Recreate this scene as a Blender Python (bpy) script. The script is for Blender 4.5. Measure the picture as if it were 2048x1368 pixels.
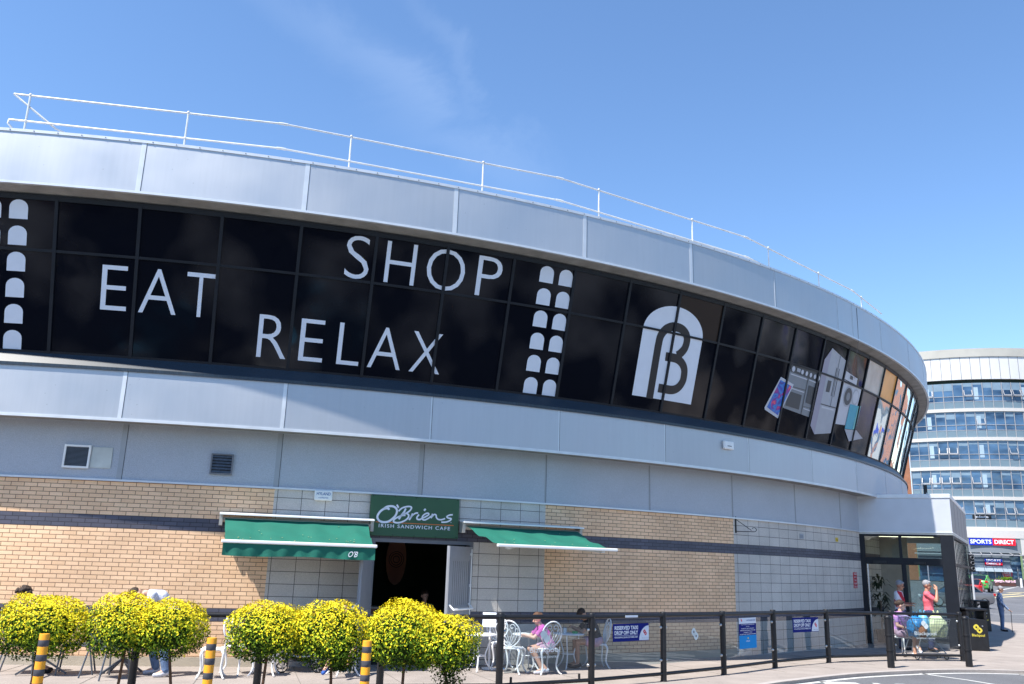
import bpy, bmesh, math, random
from mathutils import Matrix, Vector
random.seed(7)
PI=math.pi; rad=math.radians; sin=math.sin; cos=math.cos
for o in list(bpy.data.objects): bpy.data.objects.remove(o)
SC=bpy.context.scene; COL=SC.collection

# ---------------------------------------------------------------- camera
cd=bpy.data.cameras.new('camera'); cam=bpy.data.objects.new('camera',cd); COL.objects.link(cam)
cd.sensor_width=36; cd.lens=36*1722.05/2048; cd.clip_start=.1; cd.clip_end=3000
pt,rl=.2504,.0325
F_=Vector((0,cos(pt),sin(pt))); U0=Vector((0,-sin(pt),cos(pt))); X0=Vector((1,0,0))
Rt_=X0*cos(rl)+U0*sin(rl); Up_=-X0*sin(rl)+U0*cos(rl)
m=Matrix((( Rt_.x,Up_.x,-F_.x,0),(Rt_.y,Up_.y,-F_.y,0),(Rt_.z,Up_.z,-F_.z,1.97),(0,0,0,1)))
cam.matrix_world=m; SC.camera=cam
# ---------------------------------------------------------------- sky and sun
WISPS=[((-.5964,.3394,-.7274),(-.1463,.8451,.5143),.045,.968,.15),((-.8839,.1877,-.4284),(-.0811,.8406,.5355),.02,.985,.08)]  # great circle normal, centre, width, extent, strength of two thin cirrus streaks
AZ,EL=rad(229),rad(58)
w=bpy.data.worlds.new('World'); SC.world=w; w.use_nodes=True; nt=w.node_tree; nt.nodes.clear()
out=nt.nodes.new('ShaderNodeOutputWorld'); bg=nt.nodes.new('ShaderNodeBackground'); bg.inputs[1].default_value=.12
sk=nt.nodes.new('ShaderNodeTexSky'); sk.sky_type='NISHITA'; sk.sun_disc=False; sk.sun_elevation=EL; sk.sun_rotation=AZ
sk.air_density=1.0; sk.dust_density=0.0; sk.ozone_density=3.0; sk.altitude=900
tc=nt.nodes.new('ShaderNodeTexCoord')
hs=nt.nodes.new('ShaderNodeHueSaturation'); hs.inputs['Saturation'].default_value=1.08; hs.inputs['Value'].default_value=1.2
L=nt.links.new
def sn(t,**k):
    n=nt.nodes.new(t)
    for a,b in k.items(): setattr(n,a,b)
    return n
def mrange(src,a,b,c,d):
    r=sn('ShaderNodeMapRange'); r.interpolation_type='SMOOTHSTEP'
    for q,v in zip((1,2,3,4),(a,b,c,d)): r.inputs[q].default_value=v
    L(src,r.inputs[0]); return r.outputs[0]
def mathn(op,a,b=None):
    n=sn('ShaderNodeMath',operation=op); L(a,n.inputs[0])
    if b is not None:
        if isinstance(b,float): n.inputs[1].default_value=b
        else: L(b,n.inputs[1])
    return n.outputs[0]
def dotv(v):
    n=sn('ShaderNodeVectorMath',operation='DOT_PRODUCT'); L(tc.outputs['Generated'],n.inputs[0]); n.inputs[1].default_value=v; return n.outputs['Value']
nz=sn('ShaderNodeTexNoise'); nz.inputs['Scale'].default_value=5; nz.inputs['Detail'].default_value=9; nz.inputs['Roughness'].default_value=.62; nz.inputs['Distortion'].default_value=.6; L(tc.outputs['Generated'],nz.inputs[0])
tot=None
for nn,mm,wd,ln,k in WISPS:
    off=mathn('ADD',dotv(nn),mathn('MULTIPLY',mathn('SUBTRACT',nz.outputs[0],.5),.16))
    w_=mathn('MULTIPLY',mrange(mathn('ABSOLUTE',off),0,wd,k,0),mrange(dotv(mm),ln,min(.999,ln+.04),0,1))
    w_=mathn('MULTIPLY',w_,mrange(nz.outputs[0],.3,.75,.2,1))
    tot=w_ if tot is None else mathn('MAXIMUM',tot,w_)
mx=sn('ShaderNodeMix',data_type='RGBA'); mx.inputs[7].default_value=(4.2,5.0,6.3,1)
L(sk.outputs[0],hs.inputs['Color']); L(hs.outputs[0],mx.inputs[6]); L(tot,mx.inputs[0]); L(mx.outputs[2],bg.inputs[0]); L(bg.outputs[0],out.inputs[0])
sl=bpy.data.lights.new('sun','SUN'); sl.energy=5.0; sl.angle=rad(.53); sl.color=(1,.95,.88)
so=bpy.data.objects.new('sun',sl); COL.objects.link(so)
sdir=Vector((sin(AZ)*cos(EL),cos(AZ)*cos(EL),sin(EL))); so.rotation_euler=sdir.to_track_quat('Z','Y').to_euler(); so.location=(-20,-20,40)
SC.view_settings.view_transform='Standard'; SC.view_settings.look='None'; SC.view_settings.gamma=1; SC.view_settings.use_curve_mapping=False
SC.view_settings.exposure=.9
SC.render.engine='CYCLES'

# ---------------------------------------------------------------- helpers
def V(*a): return Vector(a)
class MB:
    def __init__(s): s.v=[]; s.f=[]; s.m=[]
    def add(s,vs,fs,mi=0,M=None):
        n=len(s.v); s.v+= [tuple(M@Vector(q)) if M else tuple(q) for q in vs]
        s.f+=[tuple(i+n for i in f) for f in fs]; s.m+=[mi]*len(fs); return s
    def box(s,c,d,mi=0,M=None,rz=0):
        x,y,z=d[0]/2,d[1]/2,d[2]/2; cs,sn=cos(rz),sin(rz)
        vs=[(a*x,b*y,e*z) for e in(-1,1) for b in(-1,1) for a in(-1,1)]
        vs=[(c[0]+p[0]*cs-p[1]*sn,c[1]+p[0]*sn+p[1]*cs,c[2]+p[2]) for p in vs]
        return s.add(vs,[(0,2,3,1),(4,5,7,6),(0,1,5,4),(2,6,7,3),(0,4,6,2),(1,3,7,5)],mi,M)
    def bar(s,a,b,wd,ht,mi=0,up=(0,0,1)):   # rectangular bar from a to b
        a,b=Vector(a),Vector(b); d=(b-a).normalized(); u=Vector(up); sd=d.cross(u)
        if sd.length<1e-4: sd=d.cross(Vector((1,0,0)))
        sd.normalize(); u=sd.cross(d); vs=[]
        for p in(a,b):
            for i,j in((-1,-1),(1,-1),(1,1),(-1,1)): vs.append(p+sd*(i*wd/2)+u*(j*ht/2))
        return s.add(vs,[(0,1,2,3),(7,6,5,4),(0,4,5,1),(1,5,6,2),(2,6,7,3),(3,7,4,0)],mi)
    def tube(s,pts,r,n=8,mi=0,closed=False):
        pts=[Vector(p) for p in pts]; k=len(pts); R=r if isinstance(r,(list,tuple)) else [r]*k
        vs=[]; prev=None
        for i,p in enumerate(pts):
            a=pts[(i-1)%k] if (closed or i>0) else p; b=pts[(i+1)%k] if (closed or i<k-1) else p
            t=(b-a).normalized()
            if prev is None:
                u=t.cross(Vector((0,0,1)))
                if u.length<.01: u=t.cross(Vector((1,0,0)))
            else: u=prev-t*prev.dot(t)
            u.normalize(); w_=t.cross(u); prev=u
            for j in range(n):
                g=2*PI*j/n; vs.append(p+(u*cos(g)+w_*sin(g))*R[i])
        fs=[]
        for i in range(k if closed else k-1):
            for j in range(n):
                q=(i+1)%k; fs.append((i*n+j,i*n+(j+1)%n,q*n+(j+1)%n,q*n+j))
        if not closed: fs+= [tuple(range(n))[::-1],tuple((k-1)*n+j for j in range(n))]
        return s.add(vs,fs,mi)
    def lathe(s,prof,c=(0,0,0),n=16,mi=0,M=None):
        vs=[(c[0]+r*cos(2*PI*j/n),c[1]+r*sin(2*PI*j/n),c[2]+z) for r,z in prof for j in range(n)]; k=len(prof)
        fs=[(i*n+j,i*n+(j+1)%n,(i+1)*n+(j+1)%n,(i+1)*n+j) for i in range(k-1) for j in range(n)]
        fs+=[tuple(range(n))[::-1],tuple((k-1)*n+j for j in range(n))]
        return s.add(vs,fs,mi,M)
    def ell(s,c,r,n=12,mi=0,M=None):
        k=max(6,n//2+2); prof=[]; vs=[]; fs=[]
        r=r if isinstance(r,(list,tuple)) else (r,r,r)
        vs.append((c[0],c[1],c[2]-r[2]))
        for i in range(1,k):
            t=-PI/2+PI*i/k
            for j in range(n): vs.append((c[0]+r[0]*cos(t)*cos(2*PI*j/n),c[1]+r[1]*cos(t)*sin(2*PI*j/n),c[2]+r[2]*sin(t)))
        vs.append((c[0],c[1],c[2]+r[2])); e=len(vs)-1
        for j in range(n): fs.append((0,1+(j+1)%n,1+j)); fs.append((e,e-n+j,e-n+(j+1)%n))
        for i in range(k-2):
            for j in range(n):
                a=1+i*n; fs.append((a+j,a+(j+1)%n,a+n+(j+1)%n,a+n+j))
        return s.add(vs,fs,mi,M)
    def prism(s,poly,z0,z1,mi=0):
        n=len(poly); vs=[(x,y,z0) for x,y in poly]+[(x,y,z1) for x,y in poly]
        fs=[tuple(range(n))[::-1],tuple(range(n,2*n))]+[(i,(i+1)%n,(i+1)%n+n,i+n) for i in range(n)]
        return s.add(vs,fs,mi)
    def build(s,name,mats,parent=None,smooth=0,bev=0,rm=0):
        me=bpy.data.meshes.new(name); me.from_pydata([tuple(q) for q in s.v],[],s.f)
        mats=mats if isinstance(mats,(list,tuple)) else [mats]
        for q in mats: me.materials.append(q)
        if len(mats)>1: me.polygons.foreach_set('material_index',s.m)
        if smooth: me.polygons.foreach_set('use_smooth',[True]*len(me.polygons)); me.set_sharp_from_angle(angle=rad(smooth))
        me.update()
        o=bpy.data.objects.new(name,me); COL.objects.link(o)
        if parent: o.parent=parent
        if bev:
            b=o.modifiers.new('bevel','BEVEL'); b.width=bev; b.segments=2; b.limit_method='ANGLE'; b.angle_limit=rad(40)
        if rm:
            r_=o.modifiers.new('remesh','REMESH'); r_.mode='VOXEL'; r_.voxel_size=rm; r_.use_smooth_shade=True
            g=o.modifiers.new('smooth','SMOOTH'); g.iterations=2; g.factor=.5
        return o
def tag(o,label=None,cat=None,group=None,kind=None):
    if label: o['label']=label
    if cat: o['category']=cat
    if group: o['group']=group
    if kind: o['kind']=kind
    return o
def thing(name,label,cat,loc=(0,0,0),rz=0,group=None):
    o=bpy.data.objects.new(name,None); COL.objects.link(o); o.location=loc; o.rotation_euler=(0,0,rz); o.empty_display_size=.2
    return tag(o,label,cat,group)
def copy_tree(o,parent=None,loc=None,rz=None,label=None):
    c=o.copy(); COL.objects.link(c)
    if parent: c.parent=parent
    if loc is not None: c.location=loc
    if rz is not None: c.rotation_euler=(0,0,rz)
    if label: c['label']=label
    for ch in list(o.children): copy_tree(ch,c)
    return c

# ---------------------------------------------------------------- materials
def newmat(name):
    m=bpy.data.materials.new(name); m.use_nodes=True; nt=m.node_tree; return m,nt,nt.nodes['Principled BSDF']
def N(nt,t,**k):
    n=nt.nodes.new(t)
    for a,b in k.items(): setattr(n,a,b)
    return n
def M(name,c,rough=.6,metal=0,var=.12,vs=4,bump=0,bs=60,spec=.5,stretch=None,coat=0,emit=None,es=1,sub=0):
    m,nt,p=newmat(name); c=tuple(c)
    p.inputs['Roughness'].default_value=rough; p.inputs['Metallic'].default_value=metal; p.inputs['Specular IOR Level'].default_value=spec
    p.inputs['Coat Weight'].default_value=coat
    tcn=N(nt,'ShaderNodeTexCoord'); src=tcn.outputs['Object']
    if stretch:
        mpn=N(nt,'ShaderNodeMapping'); mpn.inputs['Scale'].default_value=stretch; nt.links.new(src,mpn.inputs[0]); src=mpn.outputs[0]
    if var:
        nz=N(nt,'ShaderNodeTexNoise'); nz.inputs['Scale'].default_value=vs; nz.inputs['Detail'].default_value=5; nt.links.new(src,nz.inputs[0])
        mr=N(nt,'ShaderNodeMapRange'); mr.inputs[1].default_value=.25; mr.inputs[2].default_value=.75; mr.inputs[3].default_value=1-var; mr.inputs[4].default_value=1+var
        nt.links.new(nz.outputs[0],mr.inputs[0])
        mix=N(nt,'ShaderNodeVectorMath',operation='SCALE'); mix.inputs[0].default_value=c; nt.links.new(mr.outputs[0],mix.inputs['Scale']); nt.links.new(mix.outputs[0],p.inputs['Base Color'])
    else: p.inputs['Base Color'].default_value=(*c,1)
    if bump:
        nb=N(nt,'ShaderNodeTexNoise'); nb.inputs['Scale'].default_value=bs; nb.inputs['Detail'].default_value=4; nt.links.new(tcn.outputs['Object'],nb.inputs[0])
        b=N(nt,'ShaderNodeBump'); b.inputs['Strength'].default_value=bump; b.inputs['Distance'].default_value=.02; nt.links.new(nb.outputs[0],b.inputs['Height']); nt.links.new(b.outputs[0],p.inputs['Normal'])
    if emit: p.inputs['Emission Color'].default_value=(*emit,1); p.inputs['Emission Strength'].default_value=es
    if sub: p.inputs['Subsurface Weight'].default_value=sub; p.inputs['Subsurface Scale'].default_value=.02
    return m
def glassmat(name,tint=(.85,.93,.95),rough=.0,refl=1.0,bump=0,ior=1.5):
    m=bpy.data.materials.new(name); m.use_nodes=True; nt=m.node_tree; nt.nodes.clear()
    o=N(nt,'ShaderNodeOutputMaterial'); mx=N(nt,'ShaderNodeMixShader'); t=N(nt,'ShaderNodeBsdfTransparent'); g=N(nt,'ShaderNodeBsdfGlossy')
    t.inputs[0].default_value=(*tint,1); g.inputs['Roughness'].default_value=rough; f=N(nt,'ShaderNodeFresnel'); f.inputs[0].default_value=ior
    ml=N(nt,'ShaderNodeMath',operation='MULTIPLY'); ml.inputs[1].default_value=refl; ml.use_clamp=True
    nt.links.new(f.outputs[0],ml.inputs[0]); nt.links.new(ml.outputs[0],mx.inputs[0]); nt.links.new(t.outputs[0],mx.inputs[1]); nt.links.new(g.outputs[0],mx.inputs[2]); nt.links.new(mx.outputs[0],o.inputs[0])
    if bump:
        tcn=N(nt,'ShaderNodeTexCoord'); nb=N(nt,'ShaderNodeTexNoise'); nb.inputs['Scale'].default_value=1.2; b=N(nt,'ShaderNodeBump'); b.inputs['Strength'].default_value=bump; b.inputs['Distance'].default_value=.05
        nt.links.new(tcn.outputs['Object'],nb.inputs[0]); nt.links.new(nb.outputs[0],b.inputs['Height']); nt.links.new(b.outputs[0],g.inputs['Normal'])
    return m
RW=29.104; CX,CY=-12.0969,44.6179; A0,DA=-1.3986,.0956; ZB=.996
def polar_uv(nt,usc=1.0,uo=0.0,vo=-ZB):
    t=N(nt,'ShaderNodeTexCoord'); s=N(nt,'ShaderNodeSeparateXYZ'); nt.links.new(t.outputs['Object'],s.inputs[0])
    a=N(nt,'ShaderNodeMath',operation='ARCTAN2'); nt.links.new(s.outputs[1],a.inputs[0]); nt.links.new(s.outputs[0],a.inputs[1])
    u=N(nt,'ShaderNodeMath',operation='MULTIPLY_ADD'); u.inputs[1].default_value=RW*usc; u.inputs[2].default_value=uo; nt.links.new(a.outputs[0],u.inputs[0])
    v=N(nt,'ShaderNodeMath',operation='ADD'); v.inputs[1].default_value=vo; nt.links.new(s.outputs[2],v.inputs[0])
    c=N(nt,'ShaderNodeCombineXYZ'); nt.links.new(u.outputs[0],c.inputs[0]); nt.links.new(v.outputs[0],c.inputs[1]); return t,c,u,v
def brickmat(name,c1,c2,mortar,bw,rh,ms,offset,rough=.85,bump=.5,speck=0,uo=0.0,facing=None,flat=False,bias=0):
    m,nt,p=newmat(name); p.inputs['Roughness'].default_value=rough
    if flat:
        t=N(nt,'ShaderNodeTexCoord'); s=N(nt,'ShaderNodeSeparateXYZ'); nt.links.new(t.outputs['Object'],s.inputs[0])
        ad=N(nt,'ShaderNodeMath',operation='ADD'); nt.links.new(s.outputs[0],ad.inputs[0]); nt.links.new(s.outputs[1],ad.inputs[1])
        c=N(nt,'ShaderNodeCombineXYZ'); nt.links.new(ad.outputs[0],c.inputs[0]); nt.links.new(s.outputs[2],c.inputs[1])
    else: t,c,_,_=polar_uv(nt,uo=uo)
    b=N(nt,'ShaderNodeTexBrick'); b.offset=offset; b.squash=1
    b.inputs['Color1'].default_value=(*c1,1); b.inputs['Color2'].default_value=(*c2,1); b.inputs['Mortar'].default_value=(*mortar,1)
    b.inputs['Scale'].default_value=1; b.inputs['Mortar Size'].default_value=ms; b.inputs['Mortar Smooth'].default_value=.1; b.inputs['Brick Width'].default_value=bw; b.inputs['Row Height'].default_value=rh; b.inputs['Bias'].default_value=bias
    nt.links.new(c.outputs[0],b.inputs['Vector'])
    n1=N(nt,'ShaderNodeTexNoise'); n1.inputs['Scale'].default_value=1.1; n1.inputs['Detail'].default_value=6; nt.links.new(t.outputs['Object'],n1.inputs[0])
    n2=N(nt,'ShaderNodeTexNoise'); n2.inputs['Scale'].default_value=90 if not speck else 140; n2.inputs['Detail'].default_value=3; nt.links.new(t.outputs['Object'],n2.inputs[0])
    def mr(src,lo,hi):
        r=N(nt,'ShaderNodeMapRange'); r.inputs[1].default_value=.3; r.inputs[2].default_value=.7; r.inputs[3].default_value=lo; r.inputs[4].default_value=hi; nt.links.new(src,r.inputs[0]); return r.outputs[0]
    k=N(nt,'ShaderNodeMath',operation='MULTIPLY'); nt.links.new(mr(n1.outputs[0],.86,1.09),k.inputs[0]); nt.links.new(mr(n2.outputs[0],1-.1-speck,1.1+speck),k.inputs[1])
    s=N(nt,'ShaderNodeVectorMath',operation='SCALE'); nt.links.new(b.outputs['Color'],s.inputs[0]); nt.links.new(k.outputs[0],s.inputs['Scale']); nt.links.new(s.outputs[0],p.inputs['Base Color'])
    iv=N(nt,'ShaderNodeMath',operation='SUBTRACT'); iv.inputs[0].default_value=1; nt.links.new(b.outputs['Fac'],iv.inputs[1])
    h=N(nt,'ShaderNodeMath',operation='MULTIPLY_ADD'); h.inputs[1].default_value=.25; nt.links.new(n2.outputs[0],h.inputs[0]); nt.links.new(iv.outputs[0],h.inputs[2])
    bp=N(nt,'ShaderNodeBump'); bp.inputs['Strength'].default_value=bump; bp.inputs['Distance'].default_value=.008; nt.links.new(h.outputs[0],bp.inputs['Height']); nt.links.new(bp.outputs[0],p.inputs['Normal'])
    return m
def panelmat(name,c,rough,metal,off=0.0,width=DA):
    # sprayed metal cladding: slight tone change from panel to panel, rain streaks, waviness
    m,nt,p=newmat(name); p.inputs['Metallic'].default_value=metal
    t=N(nt,'ShaderNodeTexCoord'); s=N(nt,'ShaderNodeSeparateXYZ'); nt.links.new(t.outputs['Object'],s.inputs[0])
    a=N(nt,'ShaderNodeMath',operation='ARCTAN2'); nt.links.new(s.outputs[1],a.inputs[0]); nt.links.new(s.outputs[0],a.inputs[1])
    q=N(nt,'ShaderNodeMath',operation='MULTIPLY_ADD'); q.inputs[1].default_value=1/width; q.inputs[2].default_value=-A0/width; nt.links.new(a.outputs[0],q.inputs[0])
    fl=N(nt,'ShaderNodeMath',operation='FLOOR'); nt.links.new(q.outputs[0],fl.inputs[0])
    wn=N(nt,'ShaderNodeTexWhiteNoise',noise_dimensions='1D'); nt.links.new(fl.outputs[0],wn.inputs['W'])
    mp=N(nt,'ShaderNodeMapping'); mp.inputs['Scale'].default_value=(9,9,.5); nt.links.new(t.outputs['Object'],mp.inputs[0])
    n1=N(nt,'ShaderNodeTexNoise'); n1.inputs['Scale'].default_value=1.6; n1.inputs['Detail'].default_value=7; n1.inputs['Roughness'].default_value=.65; nt.links.new(mp.outputs[0],n1.inputs[0])
    n3=N(nt,'ShaderNodeTexNoise'); n3.inputs['Scale'].default_value=.7; n3.inputs['Detail'].default_value=3; nt.links.new(t.outputs['Object'],n3.inputs[0])
    n2=N(nt,'ShaderNodeTexVoronoi'); n2.inputs['Scale'].default_value=4.5; nt.links.new(t.outputs['Object'],n2.inputs['Vector'])
    def mr(src,a0,a1,lo,hi):
        r=N(nt,'ShaderNodeMapRange'); r.inputs[1].default_value=a0; r.inputs[2].default_value=a1; r.inputs[3].default_value=lo; r.inputs[4].default_value=hi; nt.links.new(src,r.inputs[0]); return r.outputs[0]
    def mul(x,y):
        k=N(nt,'ShaderNodeMath',operation='MULTIPLY'); nt.links.new(x,k.inputs[0]); nt.links.new(y,k.inputs[1]); return k.outputs[0]
    k=mul(mul(mr(wn.outputs[0],0,1,.95,1.04),mr(n1.outputs[0],.3,.75,1.02,.96)),mul(mr(n3.outputs[0],.3,.7,.95,1.05),mr(n2.outputs['Distance'],.02,.05,.6,1)))
    sc=N(nt,'ShaderNodeVectorMath',operation='SCALE'); sc.inputs[0].default_value=c; nt.links.new(k,sc.inputs['Scale']); nt.links.new(sc.outputs[0],p.inputs['Base Color'])
    nt.links.new(mr(n3.outputs[0],.3,.7,rough-.06,rough+.08),p.inputs['Roughness'])
    b=N(nt,'ShaderNodeBump'); b.inputs['Strength'].default_value=.25; b.inputs['Distance'].default_value=.03; nt.links.new(n3.outputs[0],b.inputs['Height']); nt.links.new(b.outputs[0],p.inputs['Normal'])
    return m
def filmmat(name,c,rough,spec=.5,wav=.35,sv=0):
    m,nt,p=newmat(name); p.inputs['Base Color'].default_value=(*c,1); p.inputs['Specular IOR Level'].default_value=spec
    t=N(nt,'ShaderNodeTexCoord'); n1=N(nt,'ShaderNodeTexNoise'); n1.inputs['Scale'].default_value=.9; n1.inputs['Detail'].default_value=1.5; nt.links.new(t.outputs['Object'],n1.inputs[0])
    r=N(nt,'ShaderNodeMapRange'); r.inputs[1].default_value=.3; r.inputs[2].default_value=.7; r.inputs[3].default_value=rough*.5; r.inputs[4].default_value=rough*1.6; nt.links.new(n1.outputs[0],r.inputs[0]); nt.links.new(r.outputs[0],p.inputs['Roughness'])
    if sv:
        n2=N(nt,'ShaderNodeTexNoise'); n2.inputs['Scale'].default_value=.55; n2.inputs['Detail'].default_value=2.5; nt.links.new(t.outputs['Object'],n2.inputs[0])
        r2=N(nt,'ShaderNodeMapRange'); r2.inputs[1].default_value=.47; r2.inputs[2].default_value=.70; r2.inputs[3].default_value=.04; r2.inputs[4].default_value=.55; nt.links.new(n2.outputs[0],r2.inputs[0]); nt.links.new(r2.outputs[0],p.inputs['Specular IOR Level'])
    b=N(nt,'ShaderNodeBump'); b.inputs['Strength'].default_value=wav; b.inputs['Distance'].default_value=.08; nt.links.new(n1.outputs[0],b.inputs['Height']); nt.links.new(b.outputs[0],p.inputs['Normal'])
    return m
BUFF=brickmat('buff_brick',(.86,.58,.36),(.76,.49,.29),(.20,.11,.065),.225,.075,.0055,.5,bias=-.1,bump=.4)
DARKB=brickmat('blue_brick',(.085,.085,.115),(.06,.062,.085),(.022,.02,.03),.225,.075,.006,.5,rough=.55)
STONE=brickmat('split_stone',(.56,.52,.47),(.51,.475,.43),(.10,.095,.09),.45,.225,.006,0,speck=.2,uo=.07,bump=.35)
REDB=brickmat('orange_brick',(.55,.2,.09),(.48,.16,.07),(.3,.24,.2),.225,.075,.01,.5,flat=True)
PANEL=panelmat('silver_panel',(.48,.495,.52),.50,.72)
PANEL2=M('pebble_panel',(.40,.43,.475),.65,.0,var=.05,vs=1.2,bump=.35,bs=70)
STRIP=M('joint_strip_metal',(.62,.64,.66),.4,.3,var=.08)
SOFF=M('soffit_concrete',(.24,.235,.225),.85,var=.25,vs=3,bump=.3,bs=30)
FRAME=M('dark_frame',(.006,.008,.013),.5,var=.2,spec=.3)
FILM=filmmat('black_film',(.003,.004,.008),.12,spec=.3,wav=.6,sv=1)
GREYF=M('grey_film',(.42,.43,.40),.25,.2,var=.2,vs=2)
ORNG=M('orange_reflection',(.75,.36,.08),.3,var=.15,vs=2)  # brick reflection on one end pane, painted as flat orange base colour
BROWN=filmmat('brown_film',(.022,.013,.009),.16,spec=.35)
MIRR=filmmat('mirror_glass',(.04,.06,.07),.02,spec=1.0,wav=.5)
MIRR.node_tree.nodes['Principled BSDF'].inputs['Metallic'].default_value=.55; MIRR.node_tree.nodes['Principled BSDF'].inputs['Base Color'].default_value=(.6,.68,.7,1)
VINYL=M('white_vinyl',(.66,.69,.76),.5,var=.03)
WHITE=M('white_paint',(.78,.78,.76),.4,var=.05)
GREYP=M('grey_paint',(.16,.165,.18),.5,var=.1)
BLK=M('black_paint',(.012,.012,.014),.4,var=.3,vs=8,bump=.15,bs=40,spec=.35)
STEEL=M('steel',(.5,.5,.5),.3,.9,var=.08)
def arc(mb,r0,z0,r1,z1,a0,a1,st=.012,mi=0,flip=False,cx=0,cy=0):
    n=max(1,int(round((a1-a0)/st))); vs=[]
    for k in range(n+1):
        a=a0+(a1-a0)*k/n; vs+=[(cx+r0*cos(a),cy+r0*sin(a),z0),(cx+r1*cos(a),cy+r1*sin(a),z1)]
    fs=[(2*k,2*k+2,2*k+3,2*k+1) for k in range(n)]
    if flip: fs=[f[::-1] for f in fs]
    return mb.add(vs,fs,mi)
def arcbox(mb,R0,R1,z0,z1,a0,a1,st=.012,mi=0):
    # solid curved block between radii R0<R1
    n=max(1,int(round((a1-a0)/st))); vs=[]
    for k in range(n+1):
        a=a0+(a1-a0)*k/n; c_,s_=cos(a),sin(a); vs+=[(R1*c_,R1*s_,z0),(R1*c_,R1*s_,z1),(R0*c_,R0*s_,z1),(R0*c_,R0*s_,z0)]
    fs=[]
    for k in range(n):
        i=4*k; fs+=[(i,i+4,i+5,i+1),(i+1,i+5,i+6,i+2),(i+2,i+6,i+7,i+3),(i+3,i+7,i+4,i)]
    fs+=[(0,1,2,3),(4*n+3,4*n+2,4*n+1,4*n)]
    return mb.add(vs,fs,mi)
# text outlines as flat triangles
_tc={}
def textgeo(s,off=0.0,sp=1.0,shear=0.0):
    k=(s,off,sp,shear)
    if k in _tc: return _tc[k]
    cu=bpy.data.curves.new('t','FONT'); cu.body=s; cu.size=1; cu.offset=off; cu.space_character=sp; cu.shear=shear; cu.resolution_u=4
    o=bpy.data.objects.new('t',cu); COL.objects.link(o); bpy.context.view_layer.update()
    me=bpy.data.meshes.new_from_object(o.evaluated_get(bpy.context.evaluated_depsgraph_get()))
    vs=[(q.co.x,q.co.y) for q in me.vertices]; fs=[tuple(p.vertices) for p in me.polygons]
    bpy.data.objects.remove(o); bpy.data.curves.remove(cu); bpy.data.meshes.remove(me)
    xs=[q[0] for q in vs]; ys=[q[1] for q in vs]; b=(min(xs),min(ys),max(xs),max(ys))
    _tc[k]=(vs,fs,b); return _tc[k]
def text(mb,s,x0,y0,x1,y1,fn,mi=0,off=0.0,sp=1.0,shear=0.0):
    # fit the text bounding box to x0..x1, y0..y1, then map through fn(x,y)->3D
    vs,fs,b=textgeo(s,off,sp,shear); kx=(x1-x0)/(b[2]-b[0]); ky=(y1-y0)/(b[3]-b[1])
    mb.add([fn(x0+(x-b[0])*kx,y0+(y-b[1])*ky) for x,y in vs],fs,mi)
def poly(mb,pts,fn,mi=0):
    mb.add([fn(x,y) for x,y in pts],[tuple(range(len(pts)))],mi)
def ribbon(mb,pts,w_,fn,mi=0,ax=1.0):
    # constant-width stroke along pts; ax = x units per y unit
    P=[Vector((x/ax,y)) for x,y in pts]; vs=[]; k=len(P); W_=w_ if isinstance(w_,(list,tuple)) else [w_]*k
    for i,p in enumerate(P):
        a=P[max(0,i-1)]; b=P[min(k-1,i+1)]; t=(b-a).normalized(); n=Vector((-t.y,t.x))*W_[i]/2
        for q in(p+n,p-n): vs.append(fn(q.x*ax,q.y))
    mb.add(vs,[(2*i,2*i+1,2*i+3,2*i+2) for i in range(k-1)],mi)
def smooth_path(pts,n=6):
    out=[]; P=[Vector(p) for p in pts]
    for i in range(len(P)-1):
        a=P[max(0,i-1)]; b=P[i]; c=P[i+1]; d=P[min(len(P)-1,i+2)]
        for k in range(n):
            t=k/n; out.append(.5*((2*b)+(-a+c)*t+(2*a-5*b+4*c-d)*t*t+(-a+3*b-3*c+d)*t*t*t))
    out.append(P[-1]); return out

# ================================================================ GROUND
ASPH=M('asphalt',(.115,.118,.127),.9,var=.22,vs=.6,bump=.5,bs=140)
n_=ASPH.node_tree
def add_speckle(m,scale,lo,hi,big=None):
    nt=m.node_tree; p=nt.nodes['Principled BSDF']; src=p.inputs['Base Color'].links[0].from_socket
    t=N(nt,'ShaderNodeTexCoord'); z=N(nt,'ShaderNodeTexNoise'); z.inputs['Scale'].default_value=scale; z.inputs['Detail'].default_value=4; nt.links.new(t.outputs['Object'],z.inputs[0])
    r=N(nt,'ShaderNodeMapRange'); r.inputs[1].default_value=.3; r.inputs[2].default_value=.7; r.inputs[3].default_value=lo; r.inputs[4].default_value=hi; nt.links.new(z.outputs[0],r.inputs[0])
    s=N(nt,'ShaderNodeVectorMath',operation='SCALE'); nt.links.new(src,s.inputs[0]); nt.links.new(r.outputs[0],s.inputs['Scale']); nt.links.new(s.outputs[0],p.inputs['Base Color'])
add_speckle(ASPH,55,.7,1.35)
PAVE=M('pavement_concrete',(.30,.262,.235),.88,var=.09,vs=.5,bump=.35,bs=90); add_speckle(PAVE,26,.9,1.1); add_speckle(PAVE,2.2,.88,1.07); add_speckle(PAVE,.9,.93,1.05)
add_speckle(PANEL2,60,.88,1.12)
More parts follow.
